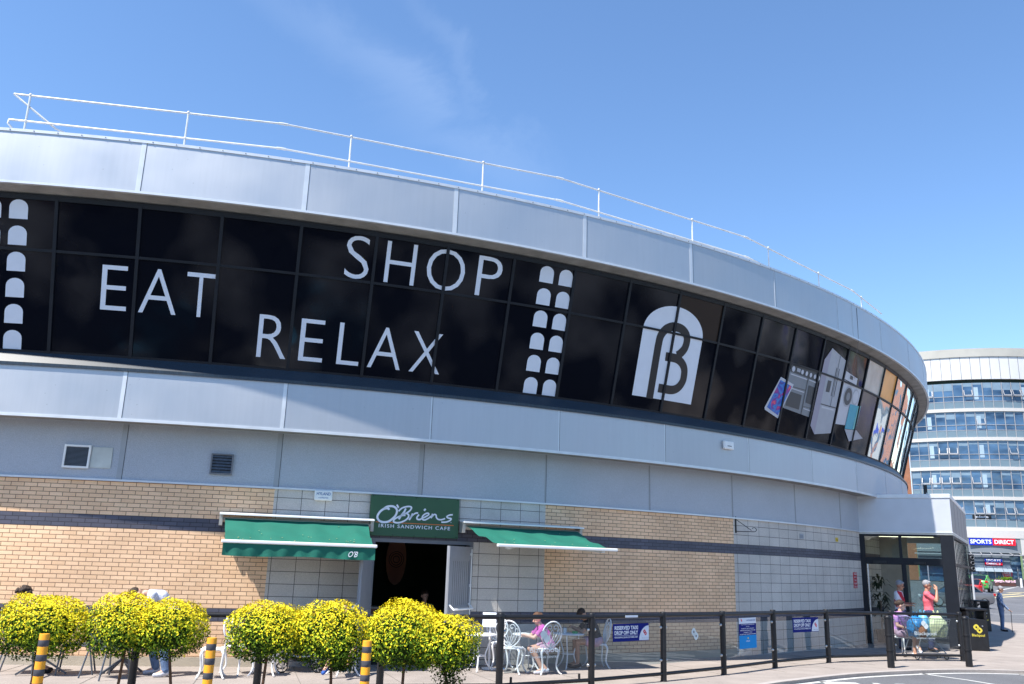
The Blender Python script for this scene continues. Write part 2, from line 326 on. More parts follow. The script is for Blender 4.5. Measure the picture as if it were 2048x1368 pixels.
def gum(m):
    nt=m.node_tree; p=nt.nodes['Principled BSDF']; src=p.inputs['Base Color'].links[0].from_socket
    t=N(nt,'ShaderNodeTexCoord'); z=N(nt,'ShaderNodeTexVoronoi'); z.inputs['Scale'].default_value=3.2; nt.links.new(t.outputs['Object'],z.inputs['Vector'])
    r=N(nt,'ShaderNodeMapRange'); r.inputs[1].default_value=.05; r.inputs[2].default_value=.075; r.inputs[3].default_value=.72; r.inputs[4].default_value=1; nt.links.new(z.outputs['Distance'],r.inputs[0])
    s=N(nt,'ShaderNodeVectorMath',operation='SCALE'); nt.links.new(src,s.inputs[0]); nt.links.new(r.outputs[0],s.inputs['Scale']); nt.links.new(s.outputs[0],p.inputs['Base Color'])
gum(PAVE)
ROADW=M('road_paint',(.50,.50,.48),.7,var=.12,vs=12)
KERB=M('kerb_stone',(.36,.33,.31),.85,var=.1,vs=5)
def gz(y):
    ks=[(-500,0),(62,0),(80,.75),(115,1.35),(140,1.4),(1500,1.4)]
    for (a,b),(c,d) in zip(ks,ks[1:]):
        if y<=c: return b+(d-b)*(y-a)/(c-a)
    return 1.4
RZ=-.06
g=MB(); ys=[-500,-60,-20,0,20,40,62,71,80,97,115,140,400,1500]; xs=[-900,-60,0,60,900]
g.add([(x,y,gz(y)+RZ) for y in ys for x in xs],[(j*5+i,j*5+i+1,(j+1)*5+i+1,(j+1)*5+i) for j in range(len(ys)-1) for i in range(4)])
tag(g.build('road',ASPH,smooth=60),kind='structure')
kerbline=[(-60,7.2),(-20,8.2),(-8,9.0),(-3,9.7),(0,10.9),(2.2,13.2),(3.7,15.1),(4.83,16.47),(5.62,17.21),(7.01,18.38),(8.4,19.24),(9.77,19.87),(10.99,20.1),(12.4,19.9),(16,18.4),(24,14.5),(40,8)]
farline=[(60,27),(40,35),(27,39.4),(24.1,40.9),(22.9,42.0),(20,44.5),(17,60),(-60,60)]
kl=[Vector((x,y,0)) for x,y in kerbline]; kl=smooth_path(kl,4)
pv=MB(); pv.prism([(p.x,p.y) for p in kl]+farline,-.2,0.0); tag(pv.build('pavement',PAVE),kind='structure')
def strip(mb,pts,w_,z,mi=0):
    ribbon(mb,[(p[0],p[1]) for p in pts],w_,lambda x,y:(x,y,gz(y)+z),mi)
kb=MB(); strip(kb,[(p.x-.03,p.y+.09) for p in kl],.15,.004); tag(kb.build('kerb',KERB),kind='structure')
mk=MB()
strip(mk,[(p.x+.03,p.y-.10) for p in kl[24:]],.13,RZ+.004)
strip(mk,[(8.95,19.55),(9.49,18.6),(9.95,17.3),(10.2,15.5),(10.2,10)],.1,RZ+.004)
strip(mk,[(11.35,20.0),(12.9,19.35)],.35,RZ+.004)
# hatch letters by the kerb (TAXI) read upside from here
text(mk,'TAXI',6.1,14.6,8.6,17.6,lambda x,y:(x,y,RZ+.004),off=.02)
for x,y in [(1.5,2),(4.6,4.2),(7.8,6.5),(-2,0.5),(-5.4,-.6),(11,9)]:
    mk.add([(x,y,RZ+.004),(x+1.5,y+.9,RZ+.004),(x+.6,y+3,RZ+.004),(x-.9,y+2.1,RZ+.004)],[(0,1,2,3)])
strip(mk,[(-20,-3),(-2,-2.2),(9,2),(16,9),(26,13)],.12,RZ+.004)
strip(mk,[(-18,-9),(0,-8),(14,-3),(30,5)],.12,RZ+.004)
for k in range(8): strip(mk,[(-14+3*k,-20),(-12.5+3*k,-14)],.1,RZ+.004)
strip(mk,[(19.5,49.5),(24,50.8),(30.7,53)],.16,RZ+.004); strip(mk,[(30.7,53),(40,56)],.16,RZ+.004)
strip(mk,[(42,76),(47,85.1),(58,101),(70,118)],.22,RZ+.006)
strip(mk,[(60,93),(70,104)],.2,RZ+.006)
tag(mk.build('road_marking',ROADW),kind='structure')
ym=MB(); 
for k in range(3): strip(ym,[(40,73+1.6*k),(46,78+1.6*k),(56,86+1.8*k)],.35,RZ+.005)
tag(ym.build('yellow_marking',M('yellow_road_paint',(.6,.5,.25),.7,var=.2)),kind='structure')
bm_=MB(); bm_.add([(-9,-7,RZ+.004),(-5.5,-6.4,RZ+.004),(-6,-1.6,RZ+.004),(-9.6,-2.2,RZ+.004)],[(0,1,2,3)]); bm_.add([(3,-6,RZ+.004),(6,-5,RZ+.004),(5.4,-.5,RZ+.004),(2.2,-1.4,RZ+.004)],[(0,1,2,3)])
tag(bm_.build('blue_parking_bay',M('blue_road_paint',(.10,.32,.5),.8,var=.2)),kind='structure')
jt=MB()
JN=M('slab_joint',(.17,.155,.14),.9)
for a in [x*.0515-1.9 for x in range(32)]:
    jt.bar((CX+RW*cos(a),CY+RW*sin(a),.002),(CX+(RW+2.6)*cos(a),CY+(RW+2.6)*sin(a),.002),.012,.004)
tag(jt.build('pavement_joints',JN),kind='structure')
# ================================================================ SHOPPING CENTRE
CB=thing('shopping_centre','curved silver shopping centre with black lettered window band above buff brick and stone wall','building',(CX,CY,0))
AL,AR=-1.95,.5
RF,RL,RP=30.631,29.665,29.124; RWT,RWB=30.275,29.505
ZT,ZFB,ZWT,ZWB,ZLT,ZLB,ZPB=9.251,8.224,8.150,5.389,5.164,4.227,3.211
def idx(i): return A0+i*DA
SL=2.8668
def FW(i,t,off=0.0):
    a=idx(i); R=RWB+(RWT-RWB)*t/SL+off*.963; z=ZWB+(ZWT-ZWB)*t/SL-off*.268
    return (R*cos(a),R*sin(a),z)
def FC(R): return lambda s,z:(R*cos(A0+s/RW),R*sin(A0+s/RW),z)      # s = arc metres along the wall
A_B1,A_DL,A_DR,A_S1,A_S2,A_PO=-1.3033,-1.2378,-1.1665,-1.1108,-.919,-.675
DH=ZB+1.35
# walls: skin on a solid ring, cut at the doorway
def wallseg(name,mat,a0,a1,z0,z1,R=RW): 
    b=MB(); arcbox(b,RW-.35,R,z0,z1,a0,a1); return b.build(name,mat,CB,smooth=30)
wallseg('brick_wall',BUFF,AL,A_B1,.16,ZB-.225); wallseg('brick_wall',BUFF,AL,A_B1,ZB,DH); wallseg('brick_wall',BUFF,AL,A_B1,DH+.225,ZPB+.05)
wallseg('stone_wall',STONE,A_B1,A_DL,.0,ZB-.225); wallseg('stone_wall',STONE,A_B1,A_DL,ZB,DH); wallseg('stone_wall',STONE,A_B1,A_S1,DH+.225,ZPB+.05)
wallseg('stone_wall',STONE,A_DR,A_S1,.0,ZB-.225); wallseg('stone_wall',STONE,A_DR,A_S1,ZB,DH)
wallseg('brick_wall',BUFF,A_S1,A_S2,.16,ZB-.225); wallseg('brick_wall',BUFF,A_S1,A_S2,ZB,DH); wallseg('brick_wall',BUFF,A_S1,A_S2,DH+.225,ZPB+.05)
wallseg('stone_wall',STONE,A_S2,AR,.0,ZB-.225); wallseg('stone_wall',STONE,A_S2,AR,ZB,DH); wallseg('stone_wall',STONE,A_S2,AR,DH+.225,ZPB+.05)
wallseg('plinth',M('plinth_block',(.42,.37,.29),.9,var=.12,vs=3,bump=.3),AL,A_B1,0,.16,RW+.006); wallseg('plinth',bpy.data.materials['plinth_block'],A_S1,A_S2,0,.16,RW+.006)
wallseg('dark_brick_band',DARKB,AL,A_DL,ZB-.225,ZB,RW+.003); wallseg('dark_brick_band',DARKB,A_DR,AR,ZB-.225,ZB,RW+.003)
wallseg('dark_brick_band',DARKB,AL,AR,DH,DH+.225,RW+.003)
# recessed panel band with its base flashing and seams
b=MB(); arc(b,RP,ZPB,RP,ZLB+.02,AL,AR); b.build('panel_band',PANEL2,CB,smooth=30)
b=MB(); arcbox(b,RW-.1,RP+.03,ZPB-.035,ZPB,AL,AR); b.build('flashing',STRIP,CB,smooth=30)
def joints(R,z0,z1,spec,name,par=CB):
    for i,wd,mat in spec:
        b=MB(); a=idx(i); h=wd/2/R
        arcbox(b,R-.01,R+.004,z0,z1,a-h,a+h,st=1); a2=a+h+.004/R; arcbox(b,R-.01,R+.0055,z0,z1,a2-.004/R,a2+.005/R,st=1,mi=1)
        b.build(name,[mat,DKS],par)
GRS=M('grey_seam',(.33,.35,.37),.5,.2,var=.05); DKS=M('dark_seam',(.05,.055,.065),.6,var=.05)
joints(RP,ZPB,ZLB,[(i,.09 if i<3 else .03,GRS) for i in range(-2,12)],'seam_strip')
# lower fascia, its soffit, lip and the dark sill under the windows
b=MB(); arc(b,RL,ZLB,RL,ZLT,AL,AR); arc(b,RL,ZLT,RWB-.1,ZLT+.03,AL,AR); b.build('lower_fascia',PANEL,CB,smooth=30)
b=MB(); arc(b,RP-.02,ZLB+.015,RL,ZLB+.015,AL,AR); b.build('lower_soffit',SOFF,CB,smooth=30)
b=MB(); arcbox(b,RL-.04,RL+.012,ZLB-.02,ZLB+.035,AL,AR); b.build('lip_trim',STRIP,CB,smooth=30)
joints(RL,ZLB+.035,ZLT,[(i,.07 if i<2 else .028,STRIP) for i in range(-2,12)],'joint_cover')
b=MB(); arc(b,RL+.03,ZLT+.01,RWB+.03,ZWB,AL,AR); arc(b,RL+.03,ZLT-.05,RL+.03,ZLT+.01,AL,AR)
SILLM=M('drip_sill',(.018,.03,.045),.4,var=.5,vs=10,stretch=(6,6,.4)); b.build('window_sill',SILLM,CB,smooth=30)
# upper fascia with coping, seams, soffit
b=MB(); arc(b,RF,ZFB,RF,ZT-.055,AL,AR); b.build('upper_fascia',PANEL,CB,smooth=30)
b=MB(); arcbox(b,RF-.5,RF+.015,ZT-.055,ZT,AL,AR); cp=b.build('coping',STRIP,CB,smooth=30)
b=MB()
for i in [k*.14+.05 for k in range(-22,50)]:
    a=idx(i); b.ell((RF*cos(a)+.02*cos(a),RF*sin(a)+.02*sin(a),ZT-.028),.011,6)
b.build('coping_screws',GREYP,cp)
b=MB(); arcbox(b,RF-.05,RF+.012,ZFB-.02,ZFB+.025,AL,AR); b.build('lip_trim',STRIP,CB,smooth=30)
joints(RF,ZFB+.025,ZT-.055,[(i,.085 if i<5 else .03,STRIP) for i in (-2,-1,0,1,2,3,4,5,6,6.3,7,8,9,10)],'joint_cover')
b=MB(); arc(b,RWT-.1,ZWT+.01,RF-.03,ZFB,AL,AR); b.build('upper_soffit',SOFF,CB,smooth=30)
b=MB(); arc(b,RF-.5,ZT-.01,2,ZT-.2,AL,AR,st=.05,flip=True); b.build('roof',M('roof_membrane',(.2,.2,.2),.9),CB)
b=MB()
for a in (AL,AR): b.add([(2*cos(a),2*sin(a),0),(RW*cos(a),RW*sin(a),0),(RF*cos(a),RF*sin(a),ZT-.06),(2*cos(a),2*sin(a),ZT-.06)],[(0,1,2,3)])
b.build('end_wall',PANEL2,CB)
# canted window band: one window per bay, each with an upper and a lower pane
TR=1.87
def wbox(mb,i0,i1,t0,t1,o0,o1,n=1):
    for k in range(n):
        p=i0+(i1-i0)*k/n; q=i0+(i1-i0)*(k+1)/n
        vs=[FW(p,t0,o0),FW(q,t0,o0),FW(q,t1,o0),FW(p,t1,o0),FW(p,t0,o1),FW(q,t0,o1),FW(q,t1,o1),FW(p,t1,o1)]
        mb.add(vs,[(4,5,6,7),(0,4,7,3),(1,2,6,5),(3,7,6,2),(0,1,5,4)])
hw=.0105
k=-2.0
while k<12.6:
    w_=MB(); wbox(w_,k-hw,k+hw,0,SL,-.08,.035); wbox(w_,k+hw,k+.5-hw,TR-.025,TR+.025,-.08,.028,3); wbox(w_,k+hw,k+.5-hw,0,.05,-.08,.028,3); wbox(w_,k+hw,k+.5-hw,SL-.09,SL,-.08,.028,3)
    wo=w_.build('window',FRAME,CB)
    top=FILM; bot=FILM
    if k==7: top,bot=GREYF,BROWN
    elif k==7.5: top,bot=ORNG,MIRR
    elif k>=8: top=bot=MIRR
    elif k in(4,): top=BROWN
    elif k in(6.5,): bot=FILM
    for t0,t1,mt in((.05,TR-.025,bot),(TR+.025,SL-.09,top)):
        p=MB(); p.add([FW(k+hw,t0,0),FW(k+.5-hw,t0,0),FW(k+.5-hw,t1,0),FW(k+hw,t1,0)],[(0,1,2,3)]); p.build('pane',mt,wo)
    k+=.5
# backing so nothing shows behind
b=MB(); arc(b,RWB-.15,ZWB-.3,RWT-.15,ZWT,AL,AR); b.build('window_backing',BLK,CB)
SI=2.8577
fw=lambda i,t:FW(i,t,.006)
fw2=lambda i,t:FW(i,t,.0085)
fw3=lambda i,t:FW(i,t,.011)
fw4=lambda i,t:FW(i,t,.0135)
def letters(word,spans,t0,t1,name='lettering'):
    b=MB()
    for ch,(i0,i1) in zip(word,spans):
        d=.012 if ch in 'SO' else 0
        text(b,ch,i0,t0-d,i1,t1+d,fw,off=-.012)
    b.build('window_lettering',VINYL,CB)
letters('EAT',[(-.206,-.048),(.027,.259),(.314,.489)],.873,1.695)
letters('SHOP',[(1.305,1.466),(1.576,1.786),(1.865,2.143),(2.234,2.42)],1.92,2.735)
letters('RELAX',[(.788,.979),(1.062,1.222),(1.318,1.469),(1.53,1.762),(1.826,2.05)],.22,1.032)
def arches(i0,cols):
    b=MB()
    for c_ in cols:
        for r_ in range(6):
            t=.045+.4735*r_; x0=i0+c_; x1=x0+.112; cx_=(x0+x1)/2; hw_=.056
            pts=[(x0,t),(x1,t),(x1,t+.21)]+[(cx_+hw_*cos(PI*q/10),t+.21+.14*sin(PI*q/10)) for q in range(1,10)]+[(x0,t+.21)]
            poly(b,pts,fw)
    b.build('arch_motif',VINYL,CB)
arches(2.716,(0,.1595)); arches(-.783,(0,-.1595))
# arched emblem
b=MB(); hwE=.316; cxE=4.004
def row(t):
    if t<1.86: return hwE
    return hwE*math.sqrt(max(0,1-((t-1.86)/.625)**2))
ts=[.318+(1.86-.318)*k/8 for k in range(9)]+[1.86+.625*sin(PI/2*k/14) for k in range(1,15)]
vs=[];fs=[]
for t in ts:
    h=row(t)
    for q in range(9): vs.append(fw(cxE-h+2*h*q/8,t))
for j in range(len(ts)-1):
    for q in range(8): fs.append((j*9+q,j*9+q+1,(j+1)*9+q+1,(j+1)*9+q))
b.add(vs,fs); b.build('emblem_arch',VINYL,CB)
b=MB()
stem=[(3.867,.30),(3.866,.8),(3.865,1.3),(3.866,1.58),(3.873,1.75),(3.907,1.905),(3.955,1.99),(4.0,2.022),(4.065,2.012),(4.115,1.95),(4.148,1.84),(4.153,1.70),(4.140,1.56),(4.105,1.44),(4.075,1.38)]
ribbon(b,smooth_path([(x,y,0) for x,y in stem],4) and [(p.x,p.y) for p in smooth_path([(x,y,0) for x,y in stem],4)],.205,fw2,ax=1/SI)
b2=[(3.957,1.31),(4.03,1.315),(4.09,1.30),(4.145,1.22),(4.178,1.10),(4.187,.95),(4.183,.82),(4.157,.69),(4.12,.61),(4.075,.575),(4.02,.572),(3.938,.572)]
ribbon(b,[(p.x,p.y) for p in smooth_path([(x,y,0) for x,y in b2],4)],.2,fw3,ax=1/SI)
b.build('emblem_letter',M('film_black_plain',(.012,.012,.016),.3,var=0),CB)
# printed appliances on the film
def pmat(n,c,r=.4): return M(n,c,r,var=.05)
P_W=pmat('print_white',(.46,.48,.54)); P_L=pmat('print_lilac',(.27,.26,.34)); P_G=pmat('print_steel',(.17,.19,.22)); P_D=pmat('print_dark',(.03,.035,.045)); P_S=pmat('print_silver',(.33,.35,.40))
P_T=pmat('print_teal',(.02,.30,.42)); P_C=pmat('print_cyan',(.2,.5,.5))
def screenmat():
    m,nt,p=newmat('tablet_picture'); t=N(nt,'ShaderNodeTexCoord'); mp=N(nt,'ShaderNodeMapping'); mp.inputs['Scale'].default_value=(1.2,1.2,1.2); mp.inputs['Rotation'].default_value=(0,.6,0)
    w_=N(nt,'ShaderNodeTexNoise'); w_.inputs['Scale'].default_value=2.2; w_.inputs['Detail'].default_value=2; w_.inputs['Distortion'].default_value=1.2
    r=N(nt,'ShaderNodeValToRGB'); e=r.color_ramp.elements; e[0].position=.30; e[0].color=(.02,.01,.10,1); e[1].position=.78; e[1].color=(.85,.30,.08,1)
    for ps,c in((.42,(.02,.05,.40,1)),(.50,(.0,.20,.55,1)),(.57,(.10,.01,.28,1)),(.66,(.55,.03,.15,1))): q=e.new(ps); q.color=c
    nt.links.new(t.outputs['Object'],mp.inputs[0]); nt.links.new(mp.outputs[0],w_.inputs[0]); nt.links.new(w_.outputs[0],r.inputs[0]); nt.links.new(r.outputs[0],p.inputs['Base Color']); p.inputs['Roughness'].default_value=.3; return m
P_SC=screenmat()
g=MB(); # oven range
poly(g,[(5.52,.70),(6.03,.62),(6.03,1.62),(5.52,1.72)],fw,0)
poly(g,[(5.53,1.66),(6.06,1.60),(6.06,1.86),(5.53,1.86)],fw2,1)
for q in range(7): 
    x=5.575+.075*q
    if q==1: poly(g,[(x-.02,1.71),(x+.04,1.70),(x+.04,1.79),(x-.02,1.80)],fw3,3)
    else:
        r_=.022 if q else .026; poly(g,[(x+r_*cos(u*PI/5),1.745-.006*q+r_*SI*sin(u*PI/5)) for u in range(10)],fw3,2)
for (x0,x1,y0,y1) in [(5.545,5.83,1.585,1.615),(5.545,5.82,1.235,1.262),(5.86,6.02,1.575,1.60),(5.86,6.03,.80,.825)]: poly(g,[(x0,y0),(x1,y0-.02),(x1,y1-.02),(x0,y1)],fw2,2)
for (x0,x1,y0,y1) in [(5.56,5.79,.77,1.16),(5.88,5.99,.98,1.45)]: poly(g,[(x0,y0),(x1,y0-.02),(x1,y1-.02),(x0,y1)],fw2,1)
for (x0,x1,y0,y1) in [(5.838,5.848,.64,1.64),(5.53,5.84,1.285,1.30),(5.85,6.03,.86,.872)]: poly(g,[(x0,y0),(x1,y0),(x1,y1),(x0,y1)],fw2,1)
g.build('window_graphic',[P_G,P_D,P_W,P_S],CB)
g=MB() # tablet
poly(g,[(5.405,1.455),(5.625,1.352),(5.478,.40),(5.262,.545),(5.252,.60)],fw3,0); poly(g,[(5.408,1.38),(5.60,1.29),(5.468,.475),(5.285,.62)],fw4,1)
g.build('window_graphic',[P_W,P_SC],CB)
g=MB() # fridge freezer
poly(g,[(6.165,2.62),(6.062,2.25),(6.045,.42),(6.150,.215)],fw2,1); poly(g,[(6.165,2.62),(6.15,.215),(6.47,.36),(6.477,2.44)],fw2,0)
poly(g,[(6.155,1.045),(6.47,1.06),(6.47,1.09),(6.155,1.075)],fw3,2); poly(g,[(6.345,1.07),(6.352,1.07),(6.352,2.50),(6.345,2.50)],fw3,2)
for x in(6.318,6.375): poly(g,[(x,1.35),(x+.012,1.35),(x+.012,2.15),(x,2.15)],fw3,2)
poly(g,[(6.20,1.42),(6.275,1.43),(6.275,1.75),(6.20,1.74)],fw3,3); poly(g,[(6.18,.96),(6.43,.98),(6.43,1.02),(6.18,1.01)],fw3,4)
g.build('window_graphic',[P_S,P_L,P_D,P_D,P_W],CB)
g=MB() # washing machine
poly(g,[(6.517,2.17),(6.82,2.09),(6.82,1.90),(6.517,1.94)],fw2,0); poly(g,[(6.517,1.92),(6.97,1.84),(6.94,.74),(6.517,.645)],fw,0)
def circ(x,y,r,n=22,kx=1.0): return [(x+r/SI*kx*cos(2*PI*u/n),y+r*sin(2*PI*u/n)) for u in range(n)]
poly(g,circ(6.685,1.50,.30),fw2,3); poly(g,circ(6.685,1.50,.25),fw3,1); poly(g,circ(6.685,1.50,.12),fw4,2); poly(g,circ(6.86,1.56,.23),fw2,3); poly(g,circ(6.86,1.56,.19),fw3,0)
poly(g,[(6.64,2.0),(6.71,1.99),(6.71,2.09),(6.64,2.1)],fw3,1)
g.build('window_graphic',[P_W,P_D,P_G,P_S],CB)
g=MB() # laptop
poly(g,[(6.765,1.32),(6.96,1.35),(6.945,.64),(6.757,.60)],fw4,0); poly(g,[(6.965,1.35),(7.04,1.38),(7.03,.70),(6.95,.64)],fw4,1); poly(g,[(6.757,.585),(7.06,.66),(7.27,.50),(6.92,.285)],fw4,2)
g.build('window_graphic',[P_T,P_C,P_S],CB)
# hanging cable in front of the glass
b=MB(); b.tube([(RF*cos(idx(6.42))+.01,RF*sin(idx(6.42)),ZT-.1),(RF*cos(idx(6.42)),RF*sin(idx(6.42)),ZFB-.03),FW(6.62,2.4,.1),FW(6.72,2.05,.05)],.007,5); b.build('cable',GREYP,CB)

# doorway: lining, dim room behind, floor, counter, menu
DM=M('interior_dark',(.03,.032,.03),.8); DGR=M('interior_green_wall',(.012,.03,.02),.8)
b=MB()
fi=lambda s,r,z:((r)*cos(A0+s/RW),(r)*sin(A0+s/RW),z)
sL=(A_DL-A0)*RW; sR=(A_DR-A0)*RW
def ibox(mb,s0,s1,r0,r1,z0,z1,mi=0):
    vs=[fi(s,r,z) for z in(z0,z1) for r in(r0,r1) for s in(s0,s1)]
    mb.add(vs,[(0,2,3,1),(4,5,7,6),(0,1,5,4),(2,6,7,3),(0,4,6,2),(1,3,7,5)],mi)
ibox(b,sL-2.6,sR+2.2,RW-5.2,RW-5.1,0,2.9); ibox(b,sL-2.7,sL-2.6,RW-5.2,RW-.35,0,2.9); ibox(b,sR+2.2,sR+2.3,RW-5.2,RW-.35,0,2.9); ibox(b,sL-2.7,sR+2.3,RW-5.2,RW-.35,2.9,3.0)
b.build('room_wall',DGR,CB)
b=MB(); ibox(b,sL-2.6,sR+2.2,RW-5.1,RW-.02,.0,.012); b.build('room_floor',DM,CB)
b=MB(); ibox(b,sL-.0,sL+.07,RW-.2,RW+.012,0,DH-.07); ibox(b,sR-.07,sR,RW-.2,RW+.012,0,DH-.07); ibox(b,sL,sR,RW-.2,RW+.012,DH-.07,DH); b.build('door_frame',GREYP,CB)
# ================================================================ THINGS ON THE FACADE
def wallroot(name,label,cat,s,z,R=RW,group=None):
    a=A0+s/RW; return thing(name,label,cat,(CX+R*cos(a),CY+R*sin(a),z),a+PI/2,group)
def plate(mb,x0,x1,y0,y1,z0,z1,mi=0): mb.box(((x0+x1)/2,(y0+y1)/2,(z0+z1)/2),(x1-x0,y1-y0,z1-z0),mi); return mb
def fl(y,kx=1,ox=0,oz=0): return lambda u,v:(ox+u*kx,y,oz+v)
SGREEN=M('sign_green',(.022,.085,.035),.45,var=.06); ORL=M('sign_orange',(.65,.16,.03),.5,var=.05); WLET=M('sign_white',(.74,.77,.82),.5,var=.03)
sg=wallroot('cafe_sign','dark green cafe sign with white handwritten name above the open doorway','sign',5.49,2.39,RW+.012)
b=MB(); plate(b,-.9,.9,-.07,0,0,.775); 
b.build('board',SGREEN,sg,bev=.004)
b=MB()
for x in [-.86,-.43,0,.43,.86]:
    for z in(.02,.755): b.ell((x,-.072,z),.011,6)
b.build('rivets',BLK,sg)
ex=Vector((1810,65)); ey=Vector((15,-895)); det=ex.x*ey.y-ex.y*ey.x
def sm(x,y):
    p=Vector((x-5,y-1080)); u=(p.x*ey.y-p.y*ey.x)/det; v=(ex.x*p.y-ex.y*p.x)/det; return (-.9+1.8*u,.775*v)
strokes=[([(280,492),(330,455),(400,437),(470,445),(525,490),(540,560),(515,640),(450,720),(370,780),(270,792),(190,755),(155,680),(180,600),(240,525),(310,488),(365,490),(382,520)],42),([(532,400),(570,470)],34),
([(572,545),(640,475),(740,438),(815,440),(830,475),(790,540),(720,590),(650,615)],32),([(715,480),(690,550),(630,640),(585,725)],38),([(655,612),(730,590),(780,630),(765,695),(700,755),(610,795),(530,800),(480,775),(500,722),(560,680),(640,640),(715,632)],34),
([(860,590),(835,660),(790,735)],36),([(810,690),(880,610),(930,580),(970,578)],30),([(990,610),(950,675),(960,715),(1010,722),(1060,690)],32),([(1122,482),(1090,522)],38),
([(1050,700),(1130,655),(1190,610),(1175,577),(1115,595),(1060,655),(1065,715),(1110,730),(1180,695),(1240,640)],30),([(1272,590),(1237,688)],36),([(1250,665),(1300,605),(1340,615),(1350,670),(1390,712),(1460,718),(1532,690)],30),
([(1690,602),(1620,612),(1565,650),(1600,680),(1658,690),(1640,730),(1560,768),(1455,775)],30)]
b=MB()
for pts,wd in strokes:
    q=[sm(*p) for p in pts]; q=[(p.x,p.y) for p in smooth_path([(x,y,0) for x,y in q],4)] if len(q)>2 else q
    ribbon(b,q,wd*.00098,fl(-.0745))
b.ell((*[sm(1658,778)[0],-.075],sm(1658,778)[1]),(.008,.002,.008),8)
p0=sm(190,905); p1=sm(1640,960); text(b,'IRISH SANDWICH CAFE',p0[0],p0[1],p1[0],p0[1]+.068,fl(-.0745),off=.012,sp=1.25)
b.build('lettering',WLET,sg)
b=MB(); q0=sm(130,785); q1=sm(1715,855); b.add([(q0[0],-.0725,q0[1]-.007),(q1[0],-.0725,q0[1]-.012),(q1[0],-.0725,q0[1]+.003),(q0[0],-.0725,q0[1]+.006)],[(0,1,2,3)]); b.build('underline',ORL,sg)
# awnings
AWN=M('awning_canvas',(.002,.12,.082),.8,var=.12,vs=3,bump=.15,bs=300,sub=0)
AWN.node_tree.nodes['Principled BSDF'].inputs['Sheen Weight'].default_value=0
LICH=M('lichen',(.35,.38,.2),.9,var=.3)
def awning(lbl,s,z,hw,out,drop,skew,barhw,val,first):
    r=wallroot('awning',lbl,'awning',s,z,RW,'green cafe awnings')
    b=MB(); b.add([(-hw,-.02,.05),(hw,-.02,.05),(hw,-.30,.015),(-hw,-.30,.015),(-hw,-.02,.035),(hw,-.02,.035),(hw,-.30,-.01),(-hw,-.30,-.01)],[(0,3,2,1),(4,5,6,7),(3,7,6,2),(0,1,5,4),(0,4,7,3),(1,2,6,5)]); b.build('hood',WHITE,r)
    b=MB()
    for x in(-hw+.03,hw-.03): plate(b,x-.03,x+.03,-.22,-.0,-.2,.0)
    b.tube([(-hw+.06,-.14,-.09),(hw-.06,-.14,-.09)],.05,10); b.build('roller',M('roller_metal',(.4,.38,.34),.5,.4),r)
    n,mm=28,10; vs=[]
    for j in range(mm+1):
        t=j/mm
        for i in range(n+1):
            u=i/n; h=(hw-.1)+(barhw-.06-hw+.1)*t; x=-h+2*h*u+skew*t
            sag=-.05*sin(PI*t)*(1-.0*u); fold=.018*sin(PI*t)*(sin(u*23)+.6*sin(u*41+2)); edge=.03*sin(PI*t)*(math.exp(-u*14)+math.exp(-(1-u)*14))*sin(j*1.3)
            vs.append((x,-.16-(out-.16)*t,-.06+(-drop+.06+.02)*t+sag+fold+edge))
    b=MB(); b.add(vs,[(j*(n+1)+i,j*(n+1)+i+1,(j+1)*(n+1)+i+1,(j+1)*(n+1)+i) for j in range(mm) for i in range(n)]); b.build('canvas',AWN,r,smooth=70)
    b=MB()
    random.seed(3)
    for q in range(26 if val else 10):
        t=random.random()**.4; i=random.random(); x=-hw+.2+(2*hw-.5)*i+skew*t; b.ell((x,-.16-(out-.16)*t,-.06+(-drop+.08)*t-.05*sin(PI*t)+.012),(.012,.018,.004),6)
    b.build('bird_droppings',LICH,r)
    b=MB(); b.box((skew,-out,-drop),(2*barhw,.06,.058)); b.build('front_bar',WHITE,r,bev=.015)
    if val:
        vs=[]
        for j in range(5):
            for i in range(61):
                u=i/60; vs.append((skew-barhw+.03+(2*barhw-.06)*u,-out+.0+.018*sin(u*60)*j/4+.012*sin(u*27+j*.5)*j/4,-drop-.02-.215*j/4-.012*(j/4)*sin(u*9)))
        b=MB(); b.add(vs,[(j*61+i,j*61+i+1,(j+1)*61+i+1,(j+1)*61+i) for j in range(4) for i in range(60)]); vo=b.build('valance',AWN,r,smooth=70)
        b=MB(); text(b,"O'B",skew+barhw*.62,-drop-.2,skew+barhw*.62+.17,-drop-.1,fl(-out-.036),off=.004,shear=.4); b.build('valance_lettering',WLET,vo)
    for sx in(-1,1):
        b=MB(); e=(sx*(hw-.5),-.12,-.16); f=(sx*(barhw*.42)+skew,-(out*.55),-drop*.8-.06); g_=(skew+sx*(barhw-.28),-out+.11,-drop-.035)
        b.bar(e,f,.05,.07); b.bar(f,g_,.05,.06); b.box(g_,(.08,.08,.05)); b.build('folding_arm',WHITE,r)
    return r
awning('green awning left of the doorway with a hanging valance',3.25,2.66,1.41,1.2,.49,.03,1.335,True,True)
awning('green awning right of the doorway with no valance and folding arm showing',7.78,2.71,1.37,1.5,.44,.12,1.31,False,False)
